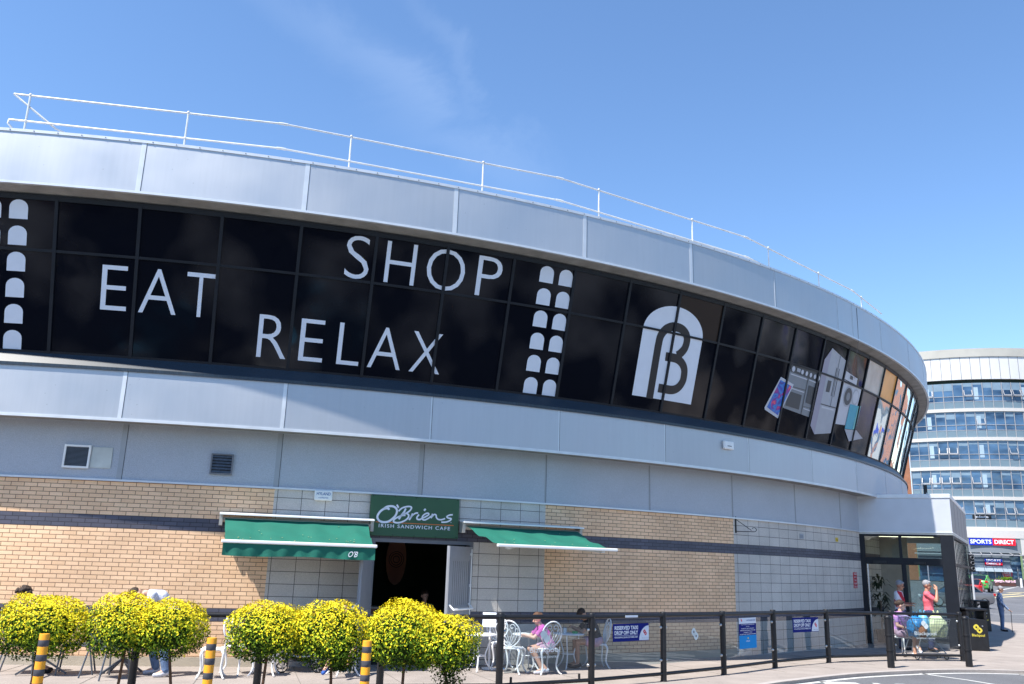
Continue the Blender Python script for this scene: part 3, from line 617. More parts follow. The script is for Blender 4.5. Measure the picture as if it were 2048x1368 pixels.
# alarm boxes
ab=wallroot('alarm_box','white alarm box with blue lettering on the stone above the left awning','alarm box',3.68,3.0,RW)
b=MB(); plate(b,-.17,.17,-.09,0,0,.2); b.build('case',WHITE,ab,bev=.025)
BLT=M('blue_letter',(.03,.10,.30),.5,var=0)
b=MB(); text(b,'HYLAND',-.13,.1,.13,.155,fl(-.0925),off=.012); text(b,'& DISTRIBUTION',-.09,.04,.09,.062,fl(-.0925),off=.01); b.build('lettering',BLT,ab)
ab=wallroot('alarm_box','small white alarm box on the lower fascia under the arched emblem','alarm box',13.13,4.74,RL-.0)
b=MB(); plate(b,-.17,.17,-.08,0,0,.2); b.build('case',WHITE,ab,bev=.025); b=MB(); plate(b,-.07,.07,-.086,-.078,.07,.085); b.build('slot',BLK,ab)
# vents
def vent(lbl,s,z,w_,h,n,fm,sm_,frw=.035):
    r=wallroot('wall_vent',lbl,'vent',s,z,RP)
    b=MB(); plate(b,-w_/2,w_/2,-.05,0,0,frw); plate(b,-w_/2,w_/2,-.05,0,h-frw,h); plate(b,-w_/2,-w_/2+frw,-.05,0,frw,h-frw); plate(b,w_/2-frw,w_/2,-.05,0,frw,h-frw); b.build('frame',fm,r)
    b=MB(); plate(b,-w_/2+frw,w_/2-frw,-.012,-.004,frw,h-frw); b.build('backing',BLK,r)
    b=MB()
    for k in range(n):
        z0=frw+(h-2*frw)*(k+.15)/n; dz=(h-2*frw)/n*.75; b.add([(-w_/2+frw,-.045,z0),(w_/2-frw,-.045,z0),(w_/2-frw,-.015,z0+dz),(-w_/2+frw,-.015,z0+dz)],[(0,1,2,3)])
    b.build('louvres',sm_,r)
    return r
vt=vent('white framed square vent with fine dark louvres beside a pale patch panel',-.762,3.38,.46,.42,16,WHITE,M('vent_louvre_grey',(.30,.31,.33),.6))
b=MB(); plate(b,.24,.6,-.012,0,.02,.40); b.build('patch_panel',M('pale_patch',(.5,.53,.5),.6),vt,bev=.004)
vent('dark dirty vent with six broad louvres right of the white framed vent',1.77,3.39,.40,.385,6,GREYP,M('dirty_louvre',(.09,.11,.14),.6,var=.4,vs=20),.025)
# bracket, wall notices
br=wallroot('hanging_bracket','black wrought iron bracket with a curled end at the brick and stone edge','bracket',14.05,2.88,RW)
b=MB(); plate(b,-.03,.0,-.02,0,-.04,.36); b.build('wall_bar',BLK,br); b=MB(); b.tube([(0,-.02,0),(.35,-.28,0)],.01,6); b.tube([(0,-.02,.28),(.3,-.24,.03)],.008,6); b.tube([(.35+.05*cos(t)-.0,-.28-.03*cos(t),.05+.05*sin(t)) for t in [-PI/2+.6*k for k in range(8)]],.008,6); b.build('arm',BLK,br)
def notice(lbl,s,z,w_,h,bg_,lines,lm,sub=None,cat='sign'):
    r=wallroot('wall_notice',lbl,cat,s,z,RW); b=MB(); plate(b,-w_/2,w_/2,-.012,0,0,h); b.build('plate',bg_,r)
    b=MB(); n=len(lines)
    for k,(tx,f) in enumerate(lines): y1=h*(1-(k+.25)/n); y0=h*(1-(k+.8)/n); text(b,tx,-w_/2*f,y0,w_/2*f,y1,fl(-.0135),off=.015)
    b.build('lettering',lm,r)
RSG=M('sign_red',(.5,.02,.03),.5,var=.04); YSG=M('sign_yellow',(.7,.5,.03),.5,var=.04)
notice('narrow red notice with white writing beside the entrance',20.4,1.56,.30,.44,RSG,[('NO SMOKING',.8),('THANK YOU',.7),('TAXI',.6),('PLEASE',.7),('KEEP CLEAR',.8)],WLET)
notice('small yellow sticker high on the stone near the entrance',19.16,2.83,.17,.11,YSG,[('No',.5)],BLK)
notice('faded blue marking high on the stone wall',17.0,2.82,.2,.13,M('faded_plate',(.33,.35,.38),.7),[('IX',.7)],GREYP)
# open doors
DOORM=M('door_grey',(.27,.28,.30),.45,var=.08)
def doorleaf(lbl,s,ang,hinge):   # hinge=+1 right jamb
    r=wallroot('door_leaf',lbl,'door',s,0,RW+.02); r.rotation_euler[2]+=ang
    W_,H_=.98,2.24; sx=-hinge
    b=MB(); x0,x1=sorted((0,sx*W_)); plate(b,x0,x1,-.025,.02,.02,H_); b.build('leaf',DOORM,r)
    b=MB()
    for (u0,u1) in((0,.1),(W_-.1,W_)): plate(b,*sorted((sx*u0,sx*u1)),-.04,-.02,.02,H_)
    for z0,z1 in((.02,.2),(.92,1.12),(1.98,H_)): plate(b,*sorted((sx*.1,sx*(W_-.1))),-.038,-.02,z0,z1)
    b.build('rails',DOORM,r)
    b=MB()
    for k in range(9):
        u=.12+k*.083
        for z0,z1 in((.22,.9),(1.14,1.96)): plate(b,*sorted((sx*u,sx*(u+.006))),-.027,-.024,z0,z1)
    b.build('board_grooves',BLK,r)
    b=MB(); b.tube([(sx*.10,-.04,1.16),(sx*.10,-.14,1.07),(sx*(W_-.06),-.14,1.07),(sx*(W_-.06),-.04,1.16)],.019,8); b.build('push_bar',WHITE,r)
    b=MB(); b.tube([(sx*.06,-.055,.1),(sx*.06,-.055,2.2)],.014,6)
    for z in(.3,.86,1.5,2.1): b.box((sx*.07,-.05,z),(.05,.03,.05))
    b.build('bolt_rod',WHITE,r)
doorleaf('grey boarded door leaf with push bar, open at the right of the cafe doorway',6.70,rad(43),1)
doorleaf('grey door leaf seen edge on at the left of the cafe doorway',4.70,rad(-111),-1)
fr=wallroot('door_banner','narrow blue and white banner with a yellow dot in the doorway','banner',6.32,.95,RW-.12)
b=MB(); plate(b,-.05,.0,-.01,0,0,1.25); b.build('cloth',M('banner_white',(.5,.55,.65),.7),fr); b=MB(); plate(b,.0,.12,-.01,0,0,1.25); b.build('cloth',M('banner_blue',(.02,.07,.2),.7),fr); b=MB(); b.ell((0,-.015,.5),(.06,.005,.09),12); b.build('dot',YSG,fr)
# things in the dim room
mb_=wallroot('menu_board','dark menu board with faint writing on the back wall','menu board',4.95,1.45,RW-5.05); b=MB(); plate(b,-.35,.35,-.03,0,0,.9); b.build('board',DM,mb_); b=MB(); text(b,'WE ARE',-.2,.72,.2,.8,fl(-.034)); text(b,'IRISH OWNED',-.3,.6,.3,.68,fl(-.034))
for k in range(6): text(b,'soup sandwich wrap',-.28,.5-.08*k,.26,.54-.08*k,fl(-.034))
b.build('writing',GREYP,mb_)
md=wallroot('wall_medallion','tall oval pinkish medallion with a round emblem inside the cafe','wall decoration',6.55,1.35,RW-4.9); b=MB(); b.prism([(.26*cos(t)*(1 if abs(cos(t))>.5 else .9),.62*sin(t)) for t in [2*PI*k/24 for k in range(24)]],-.01,.01); 
b.v=[(x,z-.02,y+.6) for x,y,z in b.v]; b.build('board',M('medallion_pink',(.5,.24,.17),.7),md)
b=MB()
for r_ in(.19,.14,.08): b.tube([(r_*cos(2*PI*k/24),-.035,.6+r_*sin(2*PI*k/24)) for k in range(24)],.008,4,closed=True)
b.build('emblem',DM,md)
ct=wallroot('cafe_counter','orange brown counter inside the doorway','counter',5.6,0,RW-2.6); b=MB(); plate(b,-1.9,.5,-.5,0,.0,.92); b.build('front',M('counter_wood',(.20,.07,.03),.5),ct); b=MB(); plate(b,-1.95,.55,-.55,.05,.92,.96); b.build('top',M('counter_top',(.3,.28,.26),.3),ct)

# ---------------------------------------------------------------- roof railing
RLM=M('galvanised_white',(.60,.61,.62),.45,.1,var=.15,vs=6)
RRL=thing('roof_railing','white tubular safety railing along the curved roof edge','railing',(CX,CY,9.2))
RR=RF-.5
def rp(i,z,R=RR): return (R*cos(idx(i)),R*sin(idx(i)),z-9.2)
kinks=[(-.9,10.2),(.815,10.2),(2.88,10.19),(4.87,10.12),(6.8,10.03),(7.7,9.95)]
def chord(i,dz=0):
    for (a,za),(c_,zc) in zip(kinks,kinks[1:]):
        if a<=i<=c_:
            t=(i-a)/(c_-a); p=Vector(rp(a,za+dz)); q=Vector(rp(c_,zc+dz)); return p.lerp(q,t)
for nm,dz in(('top_rail',0),('lower_rail',-.53)):
    for (a,za),(c_,zc) in zip(kinks,kinks[1:]):
        b=MB(); b.tube([rp(a,za+dz),rp(c_,zc+dz)],.019,8); b.build(nm,RLM,RRL,smooth=40)
for dz in(0,-.53):
    for i,z in kinks[1:-1]: b=MB(); p=rp(i,z+dz); q=chord(i-.03,dz); r_=chord(i+.03,dz); b.tube([q,p,r_],.027,8); b.build('coupling',RLM,RRL,smooth=40)
for i in(-.8,.19,1.28,2.26,3.25,4.23,5.22,6.11,7.05):
    b=MB(); t=chord(i); b.tube([(t.x,t.y,.0),(t.x,t.y,t.z+.03)],.019,8); b.ell((t.x,t.y,t.z+.02),.03,8); q=chord(i,-.53); b.ell(q,.034,8); b.build('post',RLM,RRL,smooth=40)
b=MB(); e=Vector(rp(-.9,10.2)); f=Vector(rp(-.62,9.6,RR-.1)); b.tube([e,e.lerp(f,.5)+Vector((0,0,.0)),f,(f.x+.15,f.y+.05,f.z-.05)],.019,8); e=Vector(rp(-.9,9.67)); b.tube([e,(e.x+.02,e.y-.05,e.z-.1),(e.x+.12,e.y+.1,e.z-.22),(e.x+.5,e.y+.1,e.z-.26)],.019,8); b.build('end_brace',RLM,RRL,smooth=40)

# ================================================================ ENTRANCE PORCH
PA,PB,PC=Vector((10.6,26.4)),Vector((12.87,25.3)),Vector((16.8,32.0)); PD=PA+(PC-PB)
EP=thing('entrance_porch','glazed entrance porch with a silver fascia box and dark frames projecting from the round building','porch',(PA.x,PA.y,0),math.atan2((PB-PA).y,(PB-PA).x))
WP=(PB-PA).length; fx=(PB-PA).normalized(); fy=Vector((-fx.y,fx.x)); sv=Vector(((PC-PB).dot(fx),(PC-PB).dot(fy)))
def pq(u,v,z): # u across the front 0..WP, v 0..1 back along the side
    return (u+sv.x*v,sv.y*v,z)
PPAN=M('porch_panel',(.52,.54,.58),.45,.25,var=.06,vs=2); PPS=M('porch_side_panel',(.30,.28,.27),.6,.1,var=.12,vs=2,stretch=(3,3,.4))
Z0,Z1=3.18,4.30
def quadbox(mb,u0,u1,v0,v1,z0,z1,mi=0):
    vs=[pq(u,v,z) for z in(z0,z1) for v in(v0,v1) for u in(u0,u1)]
    mb.add(vs,[(0,2,3,1),(4,5,7,6),(0,1,5,4),(2,6,7,3),(0,4,6,2),(1,3,7,5)],mi)
b=MB(); quadbox(b,-.35,WP,0,1,Z0,Z1-.12); b.build('fascia',PPAN,EP)
b=MB(); b.add([pq(WP+.003,0.002,Z0+.04),pq(WP+.003,1,Z0+.04),pq(WP+.003,1,Z1-.12),pq(WP+.003,.002,Z1-.12)],[(0,1,2,3)]); b.build('side_cladding',PPS,EP)
b=MB()
for v in(.2,.4,.6,.8): quadbox(b,WP,WP+.006,v-.0015,v+.0015,Z0+.04,Z1-.12)
b.build('side_seams',DKS,EP)
b=MB(); quadbox(b,-.1,WP+.02,-.003,1.002,Z1-.12,Z1); b.build('coping',STRIP,EP,bev=.01)
b=MB(); quadbox(b,-.1,WP+.01,-.003,1,Z0,Z0+.035); b.build('trim',STRIP,EP)
b=MB(); quadbox(b,0,WP,.0,1,3.13,3.175); b.build('ceiling',M('ceiling_white',(.6,.6,.56),.8),EP)
b=MB()
def fr_(u0,u1,z0,z1,v0=.002,v1=.015): quadbox(b,u0,u1,v0,v1,z0,z1)
fr_(0,.14,0,3.13); fr_(WP-.34,WP,0,3.13,.002,.03); fr_(1.07,1.15,2.44,3.13); fr_(.14,WP-.34,2.26,2.46); fr_(1.10,1.22,0,2.26); fr_(.14,WP-.34,3.07,3.13)
b.build('front_frame',FRAME,EP,bev=.006)
b=MB(); quadbox(b,.35,.7,-.006,.002,2.28,2.36); b.build('door_sensor',BLK,EP); b=MB(); quadbox(b,1.45,1.75,-.006,.002,2.28,2.36); b.build('door_sensor',BLK,EP)
PGL=glassmat('porch_glass',(.62,.74,.74),0,1.6,ior=1.6,bump=.1)
b=MB(); b.add([pq(.14,.008,2.46),pq(1.07,.008,2.46),pq(1.07,.008,3.07),pq(.14,.008,3.07)],[(0,1,2,3)]); b.build('glass',PGL,EP)
b=MB(); b.add([pq(1.15,.008,2.46),pq(WP-.34,.008,2.46),pq(WP-.34,.008,3.07),pq(1.15,.008,3.07)],[(0,1,2,3)]); b.build('glass',PGL,EP)
b=MB(); b.add([pq(1.22,.008,.12),pq(WP-.34,.008,.12),pq(WP-.34,.008,2.26),pq(1.22,.008,2.26)],[(0,1,2,3)]); d_=b.build('sliding_door',PGL,EP)
b=MB(); fr_(1.22,WP-.34,0,.12); fr_(1.78,1.81,.12,2.26,.006,.012); b.build('door_rail',STEEL,d_)
b=MB(); fr_(.17,.20,.02,2.26,.004,.012); b.build('guide_rail',STEEL,EP)
for k in range(12):
    v=.03+k*.088
    b=MB(); quadbox(b,WP-.014,WP,v,v+.009,.0,3.13); b.build('side_mullion',FRAME,EP)
b=MB(); quadbox(b,WP-.03,WP-.004,0,1,2.26,2.34); quadbox(b,WP-.03,WP-.004,0,1,0,.12); quadbox(b,WP-.03,WP-.004,0,1,3.05,3.13); b.build('side_frame',FRAME,EP)
b=MB(); b.add([pq(WP-.05,0.01,.12),pq(WP-.05,1,.12),pq(WP-.05,1,3.05),pq(WP-.05,.01,3.05)],[(0,1,2,3)]); b.build('side_glass',glassmat('side_glass',(.8,.88,.88),0,1.0),EP)
b=MB(); b.add([pq(0,1,0),pq(WP,1,0),pq(WP,1,3.13),pq(0,1,3.13)],[(0,1,2,3)]); b.build('rear_glass',PGL,EP)
b=MB(); quadbox(b,-.9,1.05,.30,.315,0,3.13); quadbox(b,-.25,-.0,.02,1,0,3.13); b.build('inner_wall',M('inner_wall_beige',(.42,.40,.36),.8),EP)
b=MB(); quadbox(b,0,WP,0,1,0.001,.012); b.build('mat',M('entrance_floor',(.12,.12,.12),.7),EP)
LT=M('lamp_tube',(1,1,1),.5,var=0,emit=(1,.86,.6),es=2.2)
b=MB(); quadbox(b,.45,1.95,.10,.108,3.085,3.12); b.build('lamp',LT,EP)
pl_=thing('indoor_plant','dark leafy potted plant just inside the entrance doorway','plant',(11.35,27.0,.012))
b=MB(); b.lathe([(.14,0),(.19,.35),(.2,.36),(.17,.34),(.01,.33)],n=14); b.build('pot',BLK,pl_); b=MB(); b.tube([(0,0,.3),(.02,0,1.2)],.02,6); b.build('stem',M('stem_brown',(.12,.07,.04)),pl_)
b=MB(); random.seed(5)
for k in range(60):
    a=random.uniform(0,2*PI); h=random.uniform(.7,1.75); l=random.uniform(.25,.5); up=random.uniform(-.1,.3); p=Vector((0,0,h)); q=p+Vector((cos(a)*l*.6,sin(a)*l*.6,up)); r_=p+Vector((cos(a)*l,sin(a)*l,up-.15)); sd=Vector((-sin(a),cos(a),0))*.035
    b.add([p,q+sd,r_,q-sd],[(0,1,2,3)])
b.build('leaves',M('plant_leaf_dark',(.015,.03,.015),.5),pl_)
fx_=thing('roof_cable','white looped cable with a small dark fitting on the porch roof','cable',(PA.x+1.75,PA.y-.45,Z1),0)
b=MB(); b.tube([(0,0,0),(.0,.0,.28),(.06,.0,.38),(.14,0,.3),(.14,0,.12),(.2,-.03,0),(.22,-.43,-.02),(.28,-.49,-.5)],.011,6); b.build('wire',WHITE,fx_); b=MB(); plate(b,.12,.2,-.02,.05,0,.3); b.build('fitting',BLK,fx_)

# ================================================================ FENCE
FN=thing('glass_fence','black post and rail fence with clear glass panels curving in front of the wall','fence',(0,0,0))
FP=[(-8.9,12.0),(-6.95,12.4),(-5.12,12.78),(-3.5,13.2),(-1.8,13.65),(-.03,14.15),(1.49,15.15),(2.9,16.34),(4.29,17.62),(5.74,19.15),(7.38,20.55),(9.27,21.51),(11.13,21.95)]
FH=[1.15,1.15,1.15,1.16,1.17,1.19,1.18,1.18,1.17,1.16,1.15,1.13,1.13]
FGL=glassmat('fence_glass',(.60,.70,.75),0,1.7,ior=1.62,bump=.06)
b=MB(); b.lathe([(.062,0),(.062,.01),(.052,.02),(.052,1.1),(.058,1.105),(.058,1.15),(.05,1.165),(.0,1.17)],n=16); pm=b.build('post',BLK,FN,smooth=40)
for k,((x,y),h) in enumerate(zip(FP,FH)):
    o=pm if k==0 else pm.copy()
    if k: COL.objects.link(o)
    o.location=(x,y,0); o.scale=(1.05,1.05,h/1.16)
for k in range(len(FP)-1):
    a=Vector((*FP[k],0)); c_=Vector((*FP[k+1],0)); d=(c_-a).normalized(); h0,h1=FH[k]-.055,FH[k+1]-.055
    b=MB(); b.tube([a+V(0,0,h0)+d*.04,c_+V(0,0,h1)-d*.04],.036,10); b.build('top_rail',BLK,FN,smooth=40)
    b=MB(); b.tube([a+V(0,0,.13)+d*.04,c_+V(0,0,.13)-d*.04],.03,10); b.build('bottom_rail',BLK,FN,smooth=40)
    if k>=5:
        u=a+d*.09; v=c_-d*.09; n_=Vector((-d.y,d.x,0))*.004
        b=MB(); b.add([u+V(0,0,.30)+n_,v+V(0,0,.30)+n_,v+V(0,0,h1-.08)+n_,u+V(0,0,h0-.08)+n_],[(0,1,2,3)]); b.build('glass_panel',FGL,FN)
        for p_ in(u-d*.02,v+d*.02):
            for z in(.36,.92):
                b=MB(); b.ell(p_+V(0,0,z),(.028,.028,.028),10); b.box(p_+V(0,0,z)+d*(.0),(.03,.03,.04)); b.build('clamp',STEEL,FN,smooth=40)
b=MB()
for k,t in((5,.12),(5,.86)):
    a=Vector((*FP[k],0)); c_=Vector((*FP[k+1],0)); p_=a.lerp(c_,t); b.tube([p_+V(0,0,.15),p_+V(0,0,.24)],.02,8)
b.build('rail_stub',BLK,FN)
def fence_frame(k): 
    a=Vector((*FP[k],0)); c_=Vector((*FP[k+1],0)); d=(c_-a).normalized(); n_=Vector((d.y,-d.x,0)); return a,d,n_
NAVY=M('sign_navy',(.004,.012,.16),.7,var=.03,spec=.15); REDL=M('sign_logo_red',(.6,.03,.05),.5,var=0); LBL=M('sign_light_blue',(.01,.24,.58),.7,var=.05,spec=.15); PALE=M('sign_pale',(.62,.66,.74),.5,var=.02); ETCH=M('etched_white',(.6,.66,.66),.7,var=0); YLOGO=M('logo_yellow',(.62,.5,.05),.5,var=0)
def emblem(mb,cx,cz,h,fn,mi=0,hole=None):
    # slanted figure of two joined rounded squares
    for dx,dz in((-.16,.2),(.16,-.14)):
        pts=[]
        for q in range(16):
            t=2*PI*q/16; c_=cos(t); s_=sin(t); r_=.30/(abs(c_)**3+abs(s_)**3)**(1/3)
            x=r_*c_; z=r_*s_; x,z=x*cos(.75)-z*sin(.75),x*sin(.75)+z*cos(.75); pts.append((cx+(dx+x)*h,cz+(dz+z)*h))
        poly(mb,pts,fn,mi)
        if hole is not None:
            cxx,czz=cx+dx*h,cz+dz*h; poly(mb,[(cxx+.11*h*cos(2*PI*q/8),czz+.11*h*sin(2*PI*q/8)) for q in range(8)],hole[0],hole[1])
def panelsign(name,lbl,k,s0,s1,z0,z1,cat='sign',group=None):
    a,d,n_=fence_frame(k); p=a+d*((s0+s1)/2)+n_*.008+V(0,0,z0)
    return thing(name,lbl,cat,p,math.atan2(d.y,d.x),group),(s1-s0),(z1-z0)
def taxi(lbl,k,s0,s1,z0,z1):
    r,w_,h=panelsign('taxi_sign',lbl,k,s0,s1,z0,z1,group='blue taxi signs on the glass fence')
    b=MB(); plate(b,-w_/2,w_/2,-.006,0,0,h); b.build('board',NAVY,r)
    b=MB(); x0=-w_*.46; x1=w_*.19; text(b,'RESERVED TAXI',x0,h*.66,x1,h*.88,fl(-.0075),off=.03); text(b,'DROP OFF ONLY',x0,h*.38,x1,h*.60,fl(-.0075),off=.03); plate(b,x0,x1,-.008,-.006,h*.325,h*.338); text(b,'FOR SHOPPING CENTRE CUSTOMERS ONLY',x0,h*.19,x1,h*.27,fl(-.0075),off=.02)
    pts=[(w_*.225,.01),(w_*.5,.01)]+[(w_*.5-w_*.275*sin(t)*1.0,.01+(h*.84)*cos(t)) for t in [PI/2*q/10 for q in range(0,11)]]
    b.build('lettering',WLET,r)
    b=MB(); poly(b,pts,fl(-.0075)); b.build('corner_field',PALE,r); b=MB(); emblem(b,w_*.39,h*.46,h*.34,fl(-.009),0,(fl(-.0105),1)); b.build('emblem',[REDL,PALE],r)
    b=MB(); text(b,'Blackpool',w_*.3,h*.12,w_*.48,h*.17,fl(-.009)); b.build('small_lettering',GREYP,r)
taxi('larger blue reserved taxi sign on the second glass panel from the left',6,.508,1.43,.71,1.0)
taxi('blue reserved taxi sign on the glass in front of the pale stone wall',9,.73,1.77,.685,.99)
r,w_,h=panelsign('notice_poster','tall blue and white notice with a small yellow mark on the fence glass','poster',8,.62,1.32,.44,1.03) if False else panelsign('notice_poster','tall blue and white notice with a small yellow mark on the fence glass',8,.62,1.32,.44,1.03,cat='poster')
b=MB(); plate(b,-w_/2,w_/2,-.006,0,h*.81,h,0); plate(b,-w_/2,w_/2,-.006,0,h*.43,h*.81,1); plate(b,-w_/2,w_/2,-.006,0,0,h*.43,2); b.build('sheet',[PALE,NAVY,LBL],r)
b=MB(); text(b,'APCOASERVICES',-.05,h*.89,w_*.46,h*.94,fl(-.0075),1,off=.02); emblem(b,-w_*.36,h*.92,.06,fl(-.0075),2)
for k,(tx,f) in enumerate([('These Premises Are Monitored By',.8),('CCTV',.2),('PLEASE DO NOT LEAVE ANY',.75),('VEHICLES UNATTENDED IN THIS AREA',.9),('THANK YOU',.5),('ALL UNATTENDED VEHICLES MAY BE CLAMPED',.95)]): text(b,tx,-w_/2*f,h*(.76-.062*k),w_/2*f,h*(.79-.062*k),fl(-.0075),0,off=.02)
text(b,'APCOA',-.08,h*.22,.08,h*.26,fl(-.0075),0,off=.02); plate(b,-.02,.02,-.0085,-.006,h*.31,h*.36,3); b.build('lettering',[WLET,BLT,REDL,YSG],r)
a,d,n_=fence_frame(6); lb=thing('rail_sticker','short white label stuck on the top rail above the left taxi sign','sticker',a+d*.955+n_*.037+V(0,0,1.105),math.atan2(d.y,d.x)); b=MB(); plate(b,-.16,.16,-.004,0,0,.035); b.build('label',WLET,lb)
for k,s0 in((5,.86),(11,.92)):
    a,d,n_=fence_frame(k); e=thing('etched_lettering','pale etched centre name on the fence glass '+('in front of the white chairs' if k==5 else 'in front of the shopping trolley'),'lettering',a+d*s0+V(0,0,.5)+n_*.003,math.atan2(d.y,d.x))
    b=MB(); text(b,'Blackpool',-.3,.06,.3,.17,fl(-.002)); text(b,'SHOPPING CENTRE',-.26,.0,.26,.03,fl(-.002)); b.build('words',ETCH,e)
    b=MB(); emblem(b,0,.32,.2,fl(-.002)); b.build('emblem',ETCH,e)
a,d,n_=fence_frame(7); e=thing('etched_lettering','pale etched diamond emblem on the glass in front of the brick wall','lettering',a+d*.96+V(0,0,.62)+n_*.003,math.atan2(d.y,d.x)); b=MB(); emblem(b,0,.15,.22,fl(-.002),0,(fl(-.004),1)); b.build('emblem',[ETCH,GREYP],e)

# bollards
def ringed(mb):
    mb.lathe([(.075,0),(.075,.34),(.086,.345),(.086,.375),(.075,.38),(.075,.66),(.086,.665),(.086,.695),(.075,.70),(.075,1.03),(.084,1.035),(.084,1.07),(.07,1.09),(.03,1.105),(0,1.107)],n=18)
for k,(x,y,lb) in enumerate([(8.51,19.91,'black ringed bollard near the kerb in front of the seated woman'),(10.62,20.68,'black ringed bollard near the kerb at the right end of the fence')]):
    if k==0:
        o=thing('bollard',lb,'bollard',(x,y,0),0,'black bollards by the kerb'); b=MB(); ringed(b); b.build('shaft',BLK,o,smooth=35); bo=o
    else: copy_tree(bo,None,(x,y,0),0,lb)
YBL=M('bollard_yellow',(.78,.33,.01),.5,var=.12,vs=12); BBL=M('bollard_band',(.05,.05,.06),.6,var=.3,vs=20)
for k,(x,y,lb) in enumerate([(-5.3,10.55,'yellow and black striped bollard in front of the leftmost shrub'),(-3.42,10.73,'yellow and black striped bollard in the gap left of the middle shrubs'),(-1.63,11.0,'yellow and black striped bollard in the gap between the two right hand shrub pairs')]):
    if k==0:
        o=thing('striped_bollard',lb,'bollard',(x,y,0),0,'striped bollards by the shrubs'); so_=o
        b=MB(); b.lathe([(.056,-.05),(.056,.985),(.052,.998),(.0,1.002)],n=18); b.build('shaft',YBL,o,smooth=40)
        for z in(.86,.70,.54,.39): b=MB(); b.lathe([(.0565,z),(.0575,z+.002),(.0575,z+.07),(.0565,z+.072)],n=18); b.build('band',BBL,o,smooth=40)
    else: copy_tree(so_,None,(x,y,0),rad(40*k),lb)
# litter bins
def bin_(lbl,x,y,rz,first=None):
    o=thing('litter_bin',lbl,'bin',(x,y,0),rz,'black litter bins')
    b=MB(); plate(b,-.27,.27,-.25,.25,0,.84); plate(b,-.27,-.2,-.25,.25,.84,1.06); plate(b,.2,.27,-.25,.25,.84,1.06); b.build('body',BLK,o,bev=.015)
    b=MB(); plate(b,-.29,.29,-.27,.27,1.06,1.13); b.build('lid',BLK,o,bev=.025)
    b=MB(); emblem(b,-.0,.58,.24,fl(-.252),0,(fl(-.254),1)); text(b,'Blackpool',-.17,.36,.17,.45,fl(-.252),0,off=.015); b.build('emblem',[YLOGO,BLK],o)
    b=MB(); b.ell((.13,-.255,.66),(.02,.01,.02),8); b.build('lock',STEEL,o)
bin_('black litter bin with yellow emblem beside the glass porch, the nearer one',13.25,25.35,rad(-6)); bin_('black litter bin in shade just left of the person with a stick',18.3,34.5,rad(4))

# ================================================================ GOLDEN SHRUBS
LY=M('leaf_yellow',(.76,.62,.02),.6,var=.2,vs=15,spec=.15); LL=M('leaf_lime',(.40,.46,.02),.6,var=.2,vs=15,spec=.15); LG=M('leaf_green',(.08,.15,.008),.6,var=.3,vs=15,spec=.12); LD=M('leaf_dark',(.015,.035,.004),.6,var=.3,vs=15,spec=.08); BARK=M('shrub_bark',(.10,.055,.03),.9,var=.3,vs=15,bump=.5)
for q in(LY,LL,LG): q.node_tree.nodes['Principled BSDF'].inputs['Transmission Weight'].default_value=0
def shrub(lbl,x,y,r,zc,rz_,trunk,n,seed,droop=None,top=None):
    random.seed(seed); o=thing('golden_shrub',lbl,'shrub',(x,y,0),0,'clipped golden shrubs on bare stems')
    b=MB(); b.tube([(trunk[0],0,-.02),(trunk[0]*.6+.01,0,.3),(trunk[1],.01,zc-.2)],[.022,.02,.017],8)
    for k in range(6): a=k*1.05; b.tube([(trunk[1],.01,zc-.25),(trunk[1]+.2*cos(a),.2*sin(a),zc-.05),(trunk[1]+.33*cos(a),.33*sin(a),zc+.1)],[.012,.009,.005],5)
    b.build('trunk',BARK,o,smooth=50)
    ph=[random.uniform(0,6) for _ in range(8)]
    def rad_(d): return 1+.07*sin(3*d.x+ph[0])*cos(4*d.z+ph[1])+.06*sin(6*d.y+5*d.x+ph[2])+.05*sin(9*d.z+7*d.x+ph[3])*cos(8*d.y+ph[4])
    b=MB()
    for k in range(int(n*1.9)):
        while 1:
            d=Vector((random.gauss(0,1),random.gauss(0,1),random.gauss(0,1)))
            if d.length>.1: break
        d.normalize()
        if d.z<-.75 and random.random()<.6: continue
        sh=random.random(); q=(.70+.32*sh**.45)*rad_(d)+(.05*random.random() if random.random()<.12 else 0)
        q*=.55+.45/(abs(d.x)**3+abs(d.y)**3+abs(d.z)**3)**(1/3)
        p=Vector((d.x*r[0]*q,d.y*r[1]*q,zc+d.z*rz_*q))
        if droop and random.random()<.13: p=Vector((droop[0]+random.gauss(0,.09),random.gauss(0,.1),zc-rz_*.55-random.random()*droop[1]))
        nrm=(d+Vector((random.gauss(0,.5),random.gauss(0,.5),random.gauss(0,.5)+.35))).normalized(); t=nrm.cross(Vector((random.gauss(0,1),random.gauss(0,1),random.gauss(0,1)))).normalized(); u=nrm.cross(t)
        l=random.uniform(.012,.023); w_=l*random.uniform(.45,.62)
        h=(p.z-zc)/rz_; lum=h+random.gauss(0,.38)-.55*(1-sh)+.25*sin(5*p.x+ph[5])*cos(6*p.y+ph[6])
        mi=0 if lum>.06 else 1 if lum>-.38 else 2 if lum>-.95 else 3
        if random.random()<.03: mi=2
        b.add([p-t*l,p+u*w_+nrm*.004,p+t*l,p-u*w_+nrm*.004],[(0,1,2,3)],mi)
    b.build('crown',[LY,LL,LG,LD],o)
    cb=MB(); cb.ell((0,0,zc),(r[0]*.70,r[1]*.70,rz_*.72),14); cb.build('dark_core',LD,o)  # solid dark core added so the crown is not see-through
shrub('leftmost golden shrub behind a striped bollard',-6.08,12.0,(.60,.5),.95,.41,(-.05,-.02),6200,1)
shrub('golden shrub second from the left joined to its neighbour, below the white hooded person',-4.97,12.05,(.50,.46),.99,.40,(-.06,0),5200,2)
shrub('golden shrub third from the left, right half of the joined pair',-4.40,12.05,(.44,.44),.97,.36,(.12,0),4400,3)
